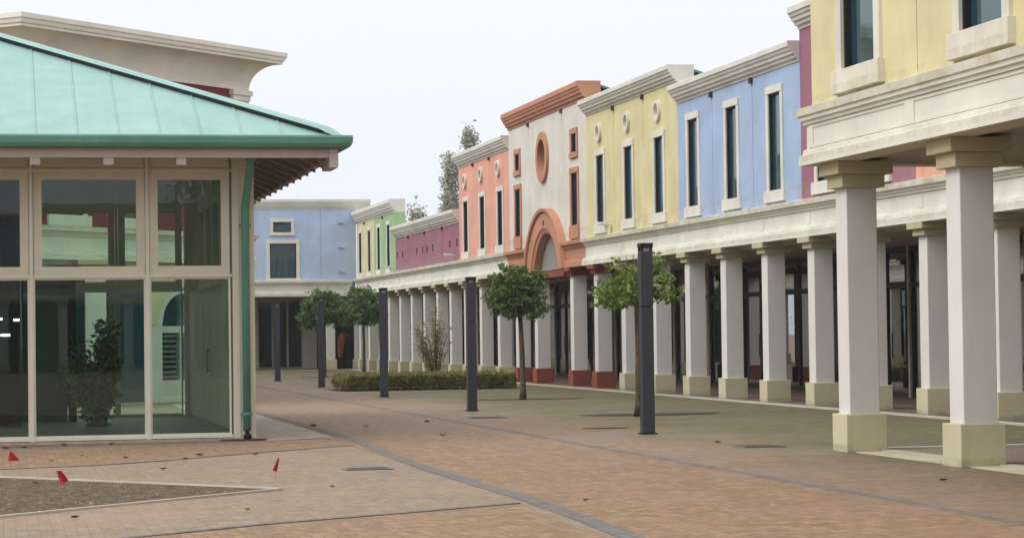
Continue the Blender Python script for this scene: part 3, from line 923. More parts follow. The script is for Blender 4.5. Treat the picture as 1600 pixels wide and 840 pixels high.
for (sx_, sy_) in ((1, -1), (-1, -1), (1, 1), (-1, 1)):
    a = Vector((CX + sx_ * (R0 - .28), CY + sy_ * (R0 - .28), ZE + SL * .28)); b = Vector((CX, CY, zc))
    d = (b - a).normalized(); sd_ = d.cross(Vector((0, 0, 1))).normalized() * .17; u_ = Vector((0, 0, 1))
    def qq(p, s2, h2): return tuple(p + sd_ * s2 + u_ * h2)
    e_ = a + (a - b).normalized() * .30
    m.hexa([qq(e_, -.7, -.01), qq(e_, .7, -.01), qq(a, -1, .045), qq(a, 1, .045), qq(e_, -.6, .012), qq(e_, .6, .012), qq(a, -.8, .085), qq(a, .8, .085)])
    m.hexa([qq(a, -1, .045), qq(a, 1, .045), qq(b, -1, .045), qq(b, 1, .045), qq(a, -.8, .085), qq(a, .8, .085), qq(b, -.8, .085), qq(b, .8, .085)])
    mj.hexa([qq(a, -.8, .0), qq(a, .8, .0), qq(b, -.8, .0), qq(b, .8, .0), qq(a, -.8, .044), qq(a, .8, .044), qq(b, -.8, .044), qq(b, .8, .044)])
mj.build('hip_shadow_strip', M['black'], rf)  # black strip draws the shadow line below the cappings
m.build('hip_capping', M['roof'], rf)
m = MB()                                             # gutter all round: half round box profile
gp = [(0.0, .03), (.10, .03), (.115, 0.0), (.105, -.09), (.07, -.145), (0.0, -.17), (-.06, -.17), (-.06, -.02)]
def loop_sweep(mb, prof, r, zb):
    rings = []
    for (sx_, sy_) in ((1, -1), (1, 1), (-1, 1), (-1, -1), (1, -1)):
        rings.append([(CX + sx_ * (r + o), CY + sy_ * (r + o), zb + z) for o, z in prof])
    mb.loft(rings, caps=False)
loop_sweep(m, gp, R0, ZE)
m.build('gutter', M['gutter'], T)
m = MB()                                             # pale fascia board under the gutter
RF = half + 1.13
loop_sweep(m, [(-.06, -.30), (.03, -.30), (.03, -.20), (.045, -.195), (.045, -.17), (-.06, -.17)], RF, ZE)
m.build('fascia', M['fascia'], T)
m = MB()                                             # boarded soffit on the slope
for s in range(4):
    c_, s_ = round(math.cos(s * math.pi / 2)), round(math.sin(s * math.pi / 2))
    def rp(a, b, z): return (CX + c_ * a - s_ * b, CY + s_ * a + c_ * b, z)
    ra, rb = half + 1.2, half - 0.35
    za, zb = ZE - .10, ZE - .10 + SL * (ra - rb)
    m.face([rp(-ra, -ra, za), rp(ra, -ra, za), rp(rb, -rb, zb), rp(-rb, -rb, zb)])
m.build('soffit', M['eave'], T)
def rafter(s, k, mat='eave'):
    c_, s_ = round(math.cos(s * math.pi / 2)), round(math.sin(s * math.pi / 2))
    def rp(a, b, z): return (CX + c_ * a - s_ * b, CY + s_ * a + c_ * b, z)
    ra, rb = half + 1.145, max(half - .1, abs(k) + .05)
    if rb > ra - .15: return
    za = ZE - .11; zb = za + SL * (ra - rb)
    m = MB(); w_ = .075; dp_ = .30 if s == 0 else .24
    m.hexa([rp(k - w_, -ra, za - dp_), rp(k + w_, -ra, za - dp_), rp(k - w_, -rb, zb - dp_), rp(k + w_, -rb, zb - dp_), rp(k - w_, -ra, za), rp(k + w_, -ra, za), rp(k - w_, -rb, zb), rp(k + w_, -rb, zb)])
    m.build('rafter', M['fascia'] if s == 0 else M['eave'], T)
x = 2.665 - CX
ks = [x + 1.085 * j for j in range(-9, 1)]
for k in ks:
    rafter(0, k)
for j in range(-6, 7):
    rafter(1, j * 0.96)
rafter(1, -(half + .92))
m = MB().box(PX1 + 1.04, PX1 + 1.175, PY0 - 1.20, PY0 - .3, ZE - .45, ZE - .16); m.build('rafter', M['fascia'], T)
# frames and glass
def framed(P, u0, u1, v0, v1, w, d0, d1, name, mat, inset=0.0):
    m = MB()
    pbox(m, P, u0, u0 + w, v0, v1, d0, d1); pbox(m, P, u1 - w, u1, v0, v1, d0, d1)
    pbox(m, P, u0 + w, u1 - w, v0, v0 + w, d0, d1); pbox(m, P, u0 + w, u1 - w, v1 - w, v1, d0, d1)
    f_ = m.build(name, mat, T)
    m = MB(); dm = (d0 + d1) / 2
    m.face([P(u0 + w, v0 + w, dm), P(u1 - w, v0 + w, dm), P(u1 - w, v1 - w, dm), P(u0 + w, v1 - w, dm)])
    m.build('pane', M['pavglass'], f_)
    return f_
def facade(P, us, front=True):
    """us: mullion lines along the wall, ends are the corner posts"""
    for a, b in zip(us, us[1:]):
        framed(P, a + .028, b - .028, 0.10, 2.555, 0.03, 0.02, 0.08, 'glass_panel', M['frame_white'])
        framed(P, a + .035, b - .035, 2.60, 4.20, 0.13, 0.025, 0.09, 'clerestory_window', M['frame_cream'])
        m = MB(); pbox(m, P, a + .035, b - .035, 4.24, 4.82, 0.04, 0.09); pbox(m, P, a + .06, b - .06, 4.27, 4.44, 0.03, 0.041)
        m.build('header_panel', M['frame_cream'], T)
    m = MB()
    pbox(m, P, us[0], us[-1], 2.555, 2.60, -.005, 0.10); pbox(m, P, us[0], us[-1], 4.20, 4.24, 0.01, 0.10); pbox(m, P, us[0], us[-1], 0.055, 0.10, -.005, 0.10)
    m.build('transom', M['frame_white'], T)
    for u in us[1:-1]:
        m = MB(); pbox(m, P, u - .028, u + .028, 0.03, 4.8, -0.012, 0.10); m.build('mullion', M['frame_white'], T)
fu = [PX0 + .35, PX0 + .35 + 1.335] + [PX0 + 1.685 + 1.7675 * k for k in range(1, 5)] + [PX1 - .35]
fu = [PX0 + .35, -4.89, -3.12, -1.35, 0.44, 2.21, PX1 - .35]
fu = sorted(fu)
facade(yplane(PY0), fu)
facade(lambda u, v, d=0.0: (u, PY1 - d, v), fu)
sv_ = [PY0 + .35 + (PY1 - PY0 - .7) * k / 6 for k in range(7)]
facade(lambda u, v, d=0.0: (PX1 - d, u, v), sv_)
facade(lambda u, v, d=0.0: (PX0 + d, u, v), sv_)
for (x0, x1) in ((PX0, PX0 + .345), (PX1 - .345, PX1)):
    for (y0, y1) in ((PY0, PY0 + .345), (PY1 - .345, PY1)):
        m = MB().box(x0, x1, y0, y1, 0.04, 4.84)
        if x1 == PX1 and y0 == PY0:
            m.box(x1 - .11, x1 - .03, y0 - .012, y0, .04, 4.8).box(x0 + .03, x0 + .11, y0 - .012, y0, .04, 4.8)
        m.build('corner_post', M['frame_cream'], T, bevel=0.006)
m = MB().box(PX0 - .12, PX1 + .1, PY0 - .12, PY1 + .1, 0.0, 0.045); m.build('base_slab', M['concrete'], T)
m = MB().box(PX0 + .12, PX1 - .12, PY0 + .12, PY1 - .12, 0.046, 0.07); m.build('inner_floor', M['inner_floor'], T)
m = MB()                                             # ceiling and ring beam inside
m.box(PX0 + .12, PX1 - .12, PY0 + .12, PY1 - .12, 4.86, 4.92)
m.build('ceiling', M['interior'], T)
m = MB().box(-.25, .35, 44.2, 44.8, .07, 4.86)
m.build('inner_column', M['interior_dark'], T)
m = MB().box(-.28, 1.18, 46.25, 46.29, .07, 2.44); m.build('inner_door', M['greendoor'], T)
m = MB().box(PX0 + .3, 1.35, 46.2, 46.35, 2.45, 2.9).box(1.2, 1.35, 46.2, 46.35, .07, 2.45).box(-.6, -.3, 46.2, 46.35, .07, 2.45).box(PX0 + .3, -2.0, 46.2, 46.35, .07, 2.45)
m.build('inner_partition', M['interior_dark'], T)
for k, (x, z) in enumerate(((-.05, 1.98), (.24, 1.96), (.08, 1.70), (-.22, 1.7), (.02, 1.7))):  # small glowing boxes added in place of light spots reflected in the glass
    m = MB().box(x - .05, x + .05, 43.0, 43.06, z - .02, z + .02); m.build('lamp', emit('cool white reflected spot', (0.85, 0.93, 1, 1), 3.0) if k == 0 else bpy.data.materials['cool white reflected spot'], T)
m = MB()                                             # pale slats added for the bright streaky reflection in the right hand glass
for k in range(58):
    y = 38.75 + k * .165
    if 43.2 < y < 43.6: continue
    m.hexa([(3.60 + dx, y + dy + dx * .8, z) for z in (.12, 2.5) for dy in (0, .004) for dx in (0, .085)])
m.build('reflection_slats', M['blind'], T)
m = MB().box(3.54, 3.56, 43.4, 43.42, 1.0, 1.42).box(3.54, 3.60, 43.4, 43.42, 1.02, 1.04).box(3.54, 3.60, 43.4, 43.42, 1.38, 1.4)
m.build('door_handle', M['steel'], T)
# green downpipe on the corner post
dp = MB()
px_, py_ = 3.72, PY0 - .09
dp.tube([(3.735, PY0 - .9, ZE - .17), (3.735, PY0 - .9, ZE - .34), (3.735, PY0 - .8, ZE - .42), (px_ + .01, py_ - .05, 3.72), (px_, py_, 3.6), (px_, py_, 0.16)], 0.062, 14)
d_ = dp.build('downpipe', M['gutter'], T, smooth=True)
m = MB().tube([(3.735, PY0 - .9, ZE - .15), (3.735, PY0 - .9, ZE - .33)], .085, 14); m.build('outlet', M['gutter'], d_, smooth=True)
m = MB()
for z in (3.35, 0.42): m.tube([(px_, py_, z - .02), (px_, py_, z + .02)], .07, 14); m.box(px_ - .09, px_ + .09, py_ + .02, PY0, z - .015, z + .015)
m.build('bracket', M['gutter'], d_)
m = MB().tube([(px_, py_, .17), (px_, py_, .08), (px_ + .01, py_ - .05, .05)], [.066, .068, .06], 14); m.build('shoe', M['black'], d_, smooth=True)
# paved apron round the pavilion
m = MB(); m.face([(3.98, PY0 - .5, .014), (5.12, PY0 + .2, .014), (5.15, 60, .014), (3.98, 60, .014)])
structure('path', m, M['concrete'])
m = MB(); m.face([(-8, PY0 - .75, .007), (3.2, PY0 - .45, .007), (4.0, PY0 - .05, .007), (4.0, PY0 + .2, .007), (-8, PY0 + .2, .007)])
structure('path', m, M['verge'])
m = MB().box(3.3, 4.02, PY0 - .25, PY0 - .122, 0.0, .03); structure('gutter_stone', m, M['darksoil'])

# ------------------------------------------------------------------ building with the big cove cornice behind the pavilion
A0, A1 = Vector((.43, 58.1)), Vector((6.39, 64.6))
wv = (A1 - A0).normalized(); LEN = (A1 - A0).length
nv = Vector((wv.y, -wv.x))
T = thing('cove_building', (A0.x, A0.y, 0), 'dark crimson building with a large cream cove cornice behind the pavilion roof', 'building')
P = oplane(A0, wv, nv)
DEP = 9.0
m = MB()
wall_skin(m, P, 0.0, LEN, 3.6, 8.15, [(3.6, 4.6, 4.6, 6.4, 0.14, True), (1.2, 2.2, 4.6, 6.4, .14, True)])
pbox(m, P, 0.003, LEN - .003, 3.6, 8.1, .451, DEP)
m.build('wall', M['crimson'], T)
m = MB()
aw, ac = 6.35, 0.62                                   # ground floor: yellow wall with an arched doorway
hw_ = [(5.2, 6.9, 0.1, 2.75, .25, False)]
wall_skin(m, P, 0.003, LEN - .003, 0, 3.55, hw_)
n_ = 20
for k in range(n_):
    ua, ub = 5.2 + 1.7 * k / n_, 5.2 + 1.7 * (k + 1) / n_
    za, zb = [1.9 + math.sqrt(max(0, .85 ** 2 - (q - 6.05) ** 2)) for q in (ua, ub)]
    m.face([P(ua, za), P(ub, zb), P(ub, 2.752), P(ua, 2.752)])
pbox(m, P, 0.003, LEN - .003, 0, 3.5, .45, DEP)
m.build('ground_wall', M['shaft'], T)
m = MB()
for k in range(20):                                    # yellow spandrel round the arch
    ua, ub = 4.75 + 2.6 * k / 20, 4.75 + 2.6 * (k + 1) / 20
    za, zb = [max(1.95, 1.9 + math.sqrt(max(0, 1.02 ** 2 - (q - 6.05) ** 2))) for q in (ua, ub)]
    m.hexa([P(ua, za, -.02), P(ub, zb, -.02), P(ua, za, .01), P(ub, zb, .01), P(ua, 3.52, -.02), P(ub, 3.52, -.02), P(ua, 3.52, .01), P(ub, 3.52, .01)])
m.build('spandrel', M['yellow'], T)
m = MB()
for u in (.1, 1.6, 3.1, 4.5): pbox(m, P, u, u + .1, .02, 3.4, -.05, .02)
pbox(m, P, .1, 4.6, 2.5, 2.62, -.045, .02)
sf = m.build('shop_front', M['frame_dark'], T)
m = MB(); pbox(m, P, .2, 4.5, .05, 3.4, -.02, -.003); m.build('pane', M['pane'], sf)
m = MB()
pbox(m, P, 5.2, 6.9, 0.1, 0.55, .06, .2); pbox(m, P, 5.2, 6.9, 1.75, 1.92, .06, .2)
for u in (5.2, 6.0, 6.82): pbox(m, P, u, u + .08, .55, 1.75, .061, .199)
dr = m.build('door', M['frame_white'], T)
m = MB()
for k in range(9): pbox(m, P, 5.28, 6.82, .6 + k * .13, .66 + k * .13, .1, .14)
m.build('louvre', M['steel'], dr)
m = MB(); m.face([P(5.2, .1, .2), P(6.9, .1, .2), P(6.9, 2.752, .2), P(5.2, 2.752, .2)]); m.build('fanlight', M['pane'], dr)
def rect_sweep(mb, prof):
    rings = []
    B1 = Vector(P(LEN, 0, DEP)[:2]); B0 = Vector(P(0, 0, DEP)[:2])
    cs = [(A0, nv - wv), (A1, nv + wv), (B1, -nv + wv), (B0, -nv - wv)]
    for k in (0, 1, 2, 3, 0):
        c, d = cs[k]
        rings.append([(c.x + d.x * o, c.y + d.y * o, z) for o, z in prof])
    mb.loft(rings, caps=False)
m = MB()
prof = [(-.3, 8.14), (.05, 8.14)]
for k in range(13):
    t = math.pi / 2 * k / 12
    prof.append((.05 + .62 * (1 - math.cos(t)), 8.14 + .72 * math.sin(t)))
prof += [(.70, 8.87), (.70, 8.93), (.74, 8.95), (.76, 9.03), (.79, 9.06), (.79, 9.17), (-.3, 9.17)]
rect_sweep(m, prof); m.build('cornice', M['cove'], T)
m = MB(); rect_sweep(m, belt_profile(3.52, 4.32)); m.build('belt_course', M['belt'], T)
m = MB()
pbox(m, P, LEN - .62, LEN + .02, 4.33, 7.86, -.07, .3); pbox(m, P, LEN - .70, LEN + .04, 7.861, 8.0, -.11, .3); pbox(m, P, LEN - .75, LEN + .08, 8.001, 8.13, -.16, .3)
m.build('pilaster', M['cove'], T)
m = MB(); pbox(m, P, -.02, .6, 4.33, 8.13, -.07, .3); m.build('pilaster', M['cove'], T)
for u in (4.1, 1.7): add_window(T, P, u, 1.0, 4.6, 6.4, 'trim')
column(T, 2.2, 59.55, 3.52, 0.245, s=.5)

# ------------------------------------------------------------------ light posts
def light_post():
    T = thing('light_post', (0, 0, 0), 'x', 'light post', 'dark light posts in a row along the street')
    h = .097
    MB().box(-h, h, -h, h, 0.0, 1.985).build('pole', M['post'], T, bevel=.008)
    MB().box(-h + .012, h - .012, -h + .012, h - .012, 1.985, 2.0).build('joint', M['black'], T)
    MB().box(-h, h, -h, h, 2.0, 2.865).build('upper_pole', M['post'], T, bevel=.008)
    m = MB().box(-.03, .03, -.03, .03, 2.865, 2.93)
    for sx_ in (-1, 1):
        for sy_ in (-1, 1): m.box(sx_ * .075 - .018, sx_ * .075 + .018, sy_ * .075 - .018, sy_ * .075 + .018, 2.865, 2.93)
    hd = m.build('lamp_head', M['postcap'], T)
    MB().box(-h - .006, h + .006, -h - .006, h + .006, 2.93, 3.0).build('cap', M['postcap'], hd, bevel=.006)
    MB().box(-.055, .055, -.055, .055, 2.87, 2.925).build('lens', M['lens'], hd)
    MB().box(-h - .03, h + .03, -h - .03, h + .03, 0.0, .02).build('base_plate', M['postcap'], T)
    return T
posts = [(9.93, 37.12, 1.0, 'nearest and tallest dark square light post, in front of the yellow green tree'),
         (9.63, 50.2, .935, 'dark square light post just left of the round tree beside the red plinths'),
         (9.77, 63.1, .95, 'dark square light post standing in front of the left part of the hedge'),
         (9.85, 76.5, .95, 'dark square light post in front of the farther pair of round trees'),
         (9.80, 88.6, .95, 'farthest dark square light post, in front of the pale blue building')]
p0 = light_post()
for k, (x, y, s, lab) in enumerate(posts):
    o = p0 if k == 0 else copy_tree(p0)
    o.location = (x, y, .008); o.scale = (1, 1, s); o['label'] = lab

# ------------------------------------------------------------------ planting
def leaf_quad(mb, c, s, asp=0.55):
    a = Vector((random.gauss(0, 1), random.gauss(0, 1), random.gauss(0, .7))).normalized()
    b = a.cross(Vector((random.gauss(0, 1), random.gauss(0, 1), random.gauss(0, 1)))).normalized()
    n_ = a.cross(b) * s * .18
    c = Vector(c)
    a = a * s; b = b * s * asp
    i = len(mb.v)
    mb.v += [tuple(c - a), tuple(c - b + n_), tuple(c + a), tuple(c + b + n_)]
    mb.f += [(i, i + 1, i + 2), (i, i + 2, i + 3)]

def fast_build(mb, name, mat, parent):
    o0 = ORG[parent]
    me = bpy.data.meshes.new(name)
    me.from_pydata([(a - o0.x, b - o0.y, c - o0.z) for a, b, c in mb.v], [], mb.f)
    me.materials.append(mat)
    o = bpy.data.objects.new(name, me); C.objects.link(o); o.parent = parent; ORG[o] = o0
    return o

def round_tree(x, y, r, z0, z1, mat, label, clumps=70, per=75, leaf=.062, openness=.5, lean=0.0, sg0=.07, off=0.0):
    T = thing('round_tree', (x, y, 0), label, 'tree', 'clipped round trees along the street')
    m = MB()
    zt = z0 + .18
    m.tube([(x, y, 0), (x + .01, y, .25), (x + .02 + lean * .5, y, z0 * .6), (x + lean, y, zt)], [.095, .072, .062, .055], 10)
    tips = []
    for k in range(11):
        t = 2 * math.pi * k / 11 + random.uniform(-.3, .3)
        rr = r * random.uniform(.55, .92)
        zz = z0 + (z1 - z0) * random.uniform(.15, .85)
        mid = (x + lean + .45 * rr * math.cos(t), y + .45 * rr * math.sin(t), zt + (zz - zt) * .35 + .1)
        m.tube([(x + lean, y, zt - .05), mid, (x + lean + rr * math.cos(t), y + rr * math.sin(t), zz)], [.035, .02, .008], 6)
    for k in range(6):
        t = random.uniform(0, 6.28); rr = r * random.uniform(.1, .7)
        m.tube([(x + lean, y, zt), (x + lean + rr * .6 * math.cos(t), y + rr * .6 * math.sin(t), (zt + z1) / 2), (x + lean + rr * math.cos(t), y + rr * math.sin(t), z1 + random.uniform(-.05, .12))], [.03, .015, .006], 6)
    m.build('trunk', M['bark'], T, smooth=True)
    m = MB()
    hc = (z1 - z0)
    lean += off
    for k in range(22):                                     # single shoots breaking the outline
        t = random.uniform(0, 6.28); zz = random.uniform(.1, 1.0); q = r * (1.08 if zz < .6 else 1.08 - (zz - .6) * 1.2) * random.uniform(.95, 1.18)
        for j in range(24):
            f = random.uniform(.75, 1.0)
            leaf_quad(m, (x + lean + q * f * math.cos(t) + random.gauss(0, .035), y + q * f * math.sin(t) + random.gauss(0, .035), z0 + hc * zz * (1.05 if zz > .7 else 1) + (f - .8) * .25 + random.gauss(0, .035)), leaf * random.uniform(.5, 1.0))
    for k in range(clumps):
        while True:
            u = Vector((random.uniform(-1, 1), random.uniform(-1, 1), random.uniform(0, 1)))
            q = math.hypot(u.x, u.y)
            lim = math.sqrt(max(0, 1 - (u.z * .92) ** 2.4)) if u.z > .25 else .86 + .14 * u.z / .25
            if q < lim: break
        q = u.length
        if random.random() < openness and math.hypot(u.x, u.y) < .45 and u.z < .7: continue
        cx, cy, cz = x + lean + u.x * r, y + u.y * r, z0 + u.z * hc
        sg = random.uniform(sg0, sg0 * 1.9)
        for j in range(per):
            p = (cx + random.gauss(0, sg * 1.25), cy + random.gauss(0, sg * 1.25), cz + random.gauss(0, sg * .75))
            leaf_quad(m, p, leaf * random.uniform(.6, 1.25))
    fast_build(m, 'crown', mat, T)
    return T

round_tree(12.43, 58.2, .76, 2.04, 3.2, M['leaf_dark'], 'dark green round headed tree in front of the terracotta arch and red plinths', 88, 60, openness=.35, sg0=.055, lean=-.05, off=-.10)
round_tree(11.86, 45.0, .70, 2.04, 3.0, M['leaf_light'], 'thin yellow green round headed tree behind the nearest light post', 46, 46, openness=.5, sg0=.05)
round_tree(15.95, 109.0, .92, 2.2, 3.7, M['leaf_mid'], 'farthest round headed tree, near the street corner behind the hedge', 90, 60, leaf=.085, openness=.1)
round_tree(12.45, 95.8, .9, 2.1, 3.32, M['leaf_mid'], 'round headed tree behind the second farthest light post', 90, 60, leaf=.08, openness=.1)
# tree pits
def pit(x0, x1, y0, y1):
    m = MB(); pts = []
    for k in range(28):
        t = 2 * math.pi * k / 28
        pts.append(((x0 + x1) / 2 + (x1 - x0) / 2 * math.cos(t) * (1 + .06 * math.sin(5 * t)), (y0 + y1) / 2 + (y1 - y0) / 2 * math.sin(t) * (1 + .08 * math.sin(3 * t)), .012))
    m.face(pts)
    structure('soil', m, M['darksoil'])
pit(11.05, 13.95, 57.9, 58.7); pit(11.0, 13.75, 45.2, 46.6); pit(9.5, 10.3, 39.5, 39.9); pit(11.6, 13.5, 95.2, 96.4)
# low clipped hedge
T = thing('hedge', (12.3, 72.5, 0), 'low clipped olive green box hedge in front of the far columns', 'hedge')
m = MB()
hx0, hx1, hy0, hy1 = 9.85, 14.8, 70.4, 73.4
for k in range(15000):
    f = random.random()
    if f < .5: p = (random.uniform(hx0, hx1), hy0 + abs(random.gauss(0, .09)), random.uniform(.05, .44))
    elif f < .85: p = (random.uniform(hx0, hx1), random.uniform(hy0, hy1), .42 + random.gauss(0, .035) + .03 * math.sin(random.random() * 6))
    else: p = (random.choice((hx0, hx1)) + random.gauss(0, .05), random.uniform(hy0, hy1), random.uniform(.05, .44))
    if p[2] < .16 and random.random() < .55: continue
    leaf_quad(m, p, random.uniform(.03, .06))
fast_build(m, 'foliage', M['leaf_hedge'], T)
m = MB()
for k in range(60):
    x, y = random.uniform(hx0 + .1, hx1 - .1), random.uniform(hy0 + .08, hy0 + 1.0)
    m.tube([(x, y, 0), (x + random.uniform(-.05, .05), y, .2), (x + random.uniform(-.12, .12), y, .38)], [.012, .009, .004], 5)
m.box(hx0 + .12, hx1 - .12, hy0 + .25, hy1 - .15, .1, .36)
m.build('stems', M['bark'], T)
m = MB(); m.face([(9.6, 70.2, .011), (15, 70.2, .011), (15, 73.8, .011), (9.6, 73.8, .011)]); structure('soil', m, M['darksoil'])
# thin rose shrub behind the hedge
SY = 79.0
T = thing('shrub', (13.95, SY, 0), 'thin upright shrub with green and reddish leaves behind the hedge', 'shrub')
bx = 13.95
st, lf = MB(), MB()
for k in range(22):
    t = random.uniform(-1, 1)
    tip = (bx + t * .72, SY + random.uniform(-.4, .4), random.uniform(1.3, 2.65) * (1 - .28 * abs(t)))
    mid = (bx + t * .26, SY + random.uniform(-.1, .1), tip[2] * .5)
    st.tube([(bx + t * .08, SY, 0), mid, tip], [.02, .013, .005], 6)
    nl = 55 if k % 3 else 110
    for j in range(nl):
        s = random.uniform(.3, 1.03)
        a, b = (Vector((bx + t * .08, SY, 0)), Vector(mid)) if s < .5 else (Vector(mid), Vector(tip))
        p = a.lerp(b, s * 2 if s < .5 else s * 2 - 1)
        sg = .055 + .05 * random.random()
        leaf_quad(lf, (p.x + random.gauss(0, sg), p.y + random.gauss(0, sg), p.z + random.gauss(0, sg)), random.uniform(.03, .06))
st.build('stems', M['bark'], T, smooth=True)
fast_build(lf, 'foliage', M['leaf_shrub'], T)
# tall misty trees beyond the roofs
def far_tree(x, y, h, w, zb, label, n=5200, leaf=.16, dens=1.0):
    T = thing('tall_tree', (x, y, 0), label, 'tree', 'misty trees beyond the arcade roofs')
    m = MB()
    m.tube([(x, y, 0), (x + .1, y, h * .5), (x, y, h * .97)], [.3, .18, .03], 8)
    for k in range(26):
        z = h * random.uniform(.3, .92); t = random.uniform(0, 6.28); rr = w * random.uniform(.5, 1.0) * (1.1 - z / h * .6)
        m.tube([(x, y, z), (x + rr * .5 * math.cos(t), y + rr * .5 * math.sin(t), z + rr * .7), (x + rr * math.cos(t), y + rr * math.sin(t), z + rr * 1.7)], [.08, .05, .015], 5)
    m.build('trunk', M['bark'], T, smooth=True)
    m = MB()
    nc = int(n / 55)
    for k in range(nc):
        z = zb + (h - zb) * random.random() ** .9
        f = (z - zb) / (h - zb)
        rr = w * (math.sin(math.pi * min(1, .12 + .86 * f)) ** .6) * math.sqrt(random.random())
        t = random.uniform(0, 6.28)
        c = (x + rr * math.cos(t), y + rr * math.sin(t), z)
        for j in range(55):
            leaf_quad(m, (c[0] + random.gauss(0, .28), c[1] + random.gauss(0, .28), c[2] + random.gauss(0, .42)), leaf * random.uniform(.5, 1.2))
    fast_build(m, 'crown', M['leaf_far'], T)
far_tree(33.1, 180, 14.8, 0.72, 3, 'tall grey green tree rising left of the salmon pink building', 7000)
far_tree(34.6, 180, 16.8, .46, 3, 'tallest narrow tree tip showing above the salmon pink cornice', 6000)
far_tree(30.5, 180, 10.9, .8, 3, 'low misty treetop above the magenta cornice, beside the green wall', 5000)
far_tree(32.1, 186, 10.6, .5, 3, 'small misty treetop between the low one and the tall tree', 3000)

far_tree(8.6, -24, 12.0, 1.9, 3.0, 'loose autumn tree behind the viewer, mirrored in the upper right pavilion pane', 6000, .12)

# potted plant inside the pavilion
T = thing('potted_plant', (1.62, 43.5, .07), 'dark leafy plant in a pot seen through the pavilion glass', 'plant')
m = MB().tube([(1.62, 43.5, .07), (1.62, 43.5, .1), (1.62, 43.5, .32), (1.62, 43.5, .36)], [.16, .17, .2, .2], 18); m.build('pot', M['pot'], T, smooth=True)
st, lf = MB(), MB()
for k in range(13):
    t = random.uniform(0, 6.28); rr = random.uniform(.1, .5); zt = random.uniform(.8, 1.72)
    st.tube([(1.62, 43.5, .3), (1.62 + rr * .4 * math.cos(t), 43.5 + rr * .4 * math.sin(t), .9), (1.62 + rr * math.cos(t), 43.5 + rr * math.sin(t), zt)], [.015, .01, .005], 6)
    for j in range(260):
        s = random.uniform(.1, 1.05)
        leaf_quad(lf, (1.62 + rr * s * math.cos(t) + random.gauss(0, .1), 43.5 + rr * s * math.sin(t) + random.gauss(0, .1), .3 + (zt - .3) * s + random.gauss(0, .14)), random.uniform(.045, .09))
st.build('stems', M['bark'], T); fast_build(lf, 'foliage', M['leaf_pot'], T)

# thin autumn mist
hz = bpy.data.materials.new('thin mist'); hz.use_nodes = True
hn, hl = hz.node_tree.nodes, hz.node_tree.links
hn.clear()
ho = hn.new('ShaderNodeOutputMaterial'); pv = hn.new('ShaderNodeVolumePrincipled')
pv.inputs['Color'].default_value = (0.93, 0.95, 1.0, 1); pv.inputs['Density'].default_value = 0.0004; pv.inputs['Anisotropy'].default_value = 0.2
hl.new(pv.outputs[0], ho.inputs['Volume'])
tag(MB().box(-120, 160, -90, 320, -1.0, 24).build('haze', hz), kind='stuff')

# ------------------------------------------------------------------ small things on the ground
# triangular soil bed with pale edging
m = MB(); m.face([(-4.0, 33.9, .012), (2.75, 25.58, .012), (-4.0, 18.6, .012)][::-1]); structure('soil', m, M['soil'])
TIP = Vector((2.85, 25.54)); 
for (ex, ey) in ((-4.0, 34.1), (-4.0, 18.5)):
    band_pts = [tuple(TIP), tuple(TIP.lerp(Vector((ex, ey)), .5)), (ex, ey)]
    m = MB(); d = (Vector((ex, ey)) - TIP).normalized(); nn = Vector((-d.y, d.x)) * .026
    a0, a1, b0, b1 = TIP - nn, TIP + nn, Vector((ex, ey)) - nn, Vector((ex, ey)) + nn
    m.hexa([(a0.x, a0.y, 0), (a1.x, a1.y, 0), (b0.x, b0.y, 0), (b1.x, b1.y, 0), (a0.x, a0.y, .024), (a1.x, a1.y, .024), (b0.x, b0.y, .024), (b1.x, b1.y, .024)])
    structure('kerb', m, M['kerb'])
# loose stones on the soil bed
m = MB()
for k in range(900):
    y = random.uniform(22.3, 30.2); x = random.uniform(-1.2, 2.6)
    lim = 2.7 - abs(y - 25.56) * (.82 if y > 25.56 else .98)
    if x > lim: continue
    r = random.uniform(.006, .022) * (2.0 if random.random() < .05 else 1)
    pp = [(x + r * random.uniform(.7, 1.3) * math.cos(t), y + r * random.uniform(.7, 1.3) * math.sin(t), .012) for t in (0, 1.26, 2.5, 3.8, 5.0)]
    i = len(m.v); m.v += pp + [(x, y, .012 + r * random.uniform(.5, 1.0))]
    m.f += [(i + j, i + (j + 1) % 5, i + 5) for j in range(5)]
tag(m.build('gravel', M['gravel'], None), kind='stuff')
# marker flags
def flag(x, y, h, pts, label, lean=(0, 0)):
    T = thing('marker_flag', (x, y, 0), label, 'flag', 'small red marker flags')
    top = (x + lean[0], y + lean[1], h)
    m = MB().tube([(x, y, -.03), (x + lean[0] * .6, y + lean[1] * .6, h * .6), top], .0025, 5); m.build('wire', M['steel'], T)
    m = MB()
    n_ = 7
    rows = []
    for k in range(n_ + 1):
        f = k / n_
        row = []
        for (ax, az), (bx_, bz) in ((pts[0], pts[1]), (pts[3], pts[2])):
            dx, dz = ax + (bx_ - ax) * f, az + (bz - az) * f
            row.append((top[0] + dx, top[1] + .02 * math.sin(f * 6 + dz * 20), h + dz))
        rows.append(row)
    for k in range(n_):
        a, b, c, d = rows[k][0], rows[k + 1][0], rows[k + 1][1], rows[k][1]
        i = len(m.v)
        th = .003
        m.hexa([a, b, (a[0], a[1] + th, a[2]), (b[0], b[1] + th, b[2]), d, c, (d[0], d[1] + th, d[2]), (c[0], c[1] + th, c[2])])
    m.build('cloth', M['red'], T)
flag(.08, 30.69, .24, [(0, 0), (.03, -.01), (.12, -.115), (-.03, -.12)], 'small red triangular marker flag at the left edge, behind the soil bed')
flag(.56, 25.9, .24, [(-.02, 0), (.03, .0), (.105, -.10), (.03, -.15)], 'small drooping red marker flag standing in the soil bed', )
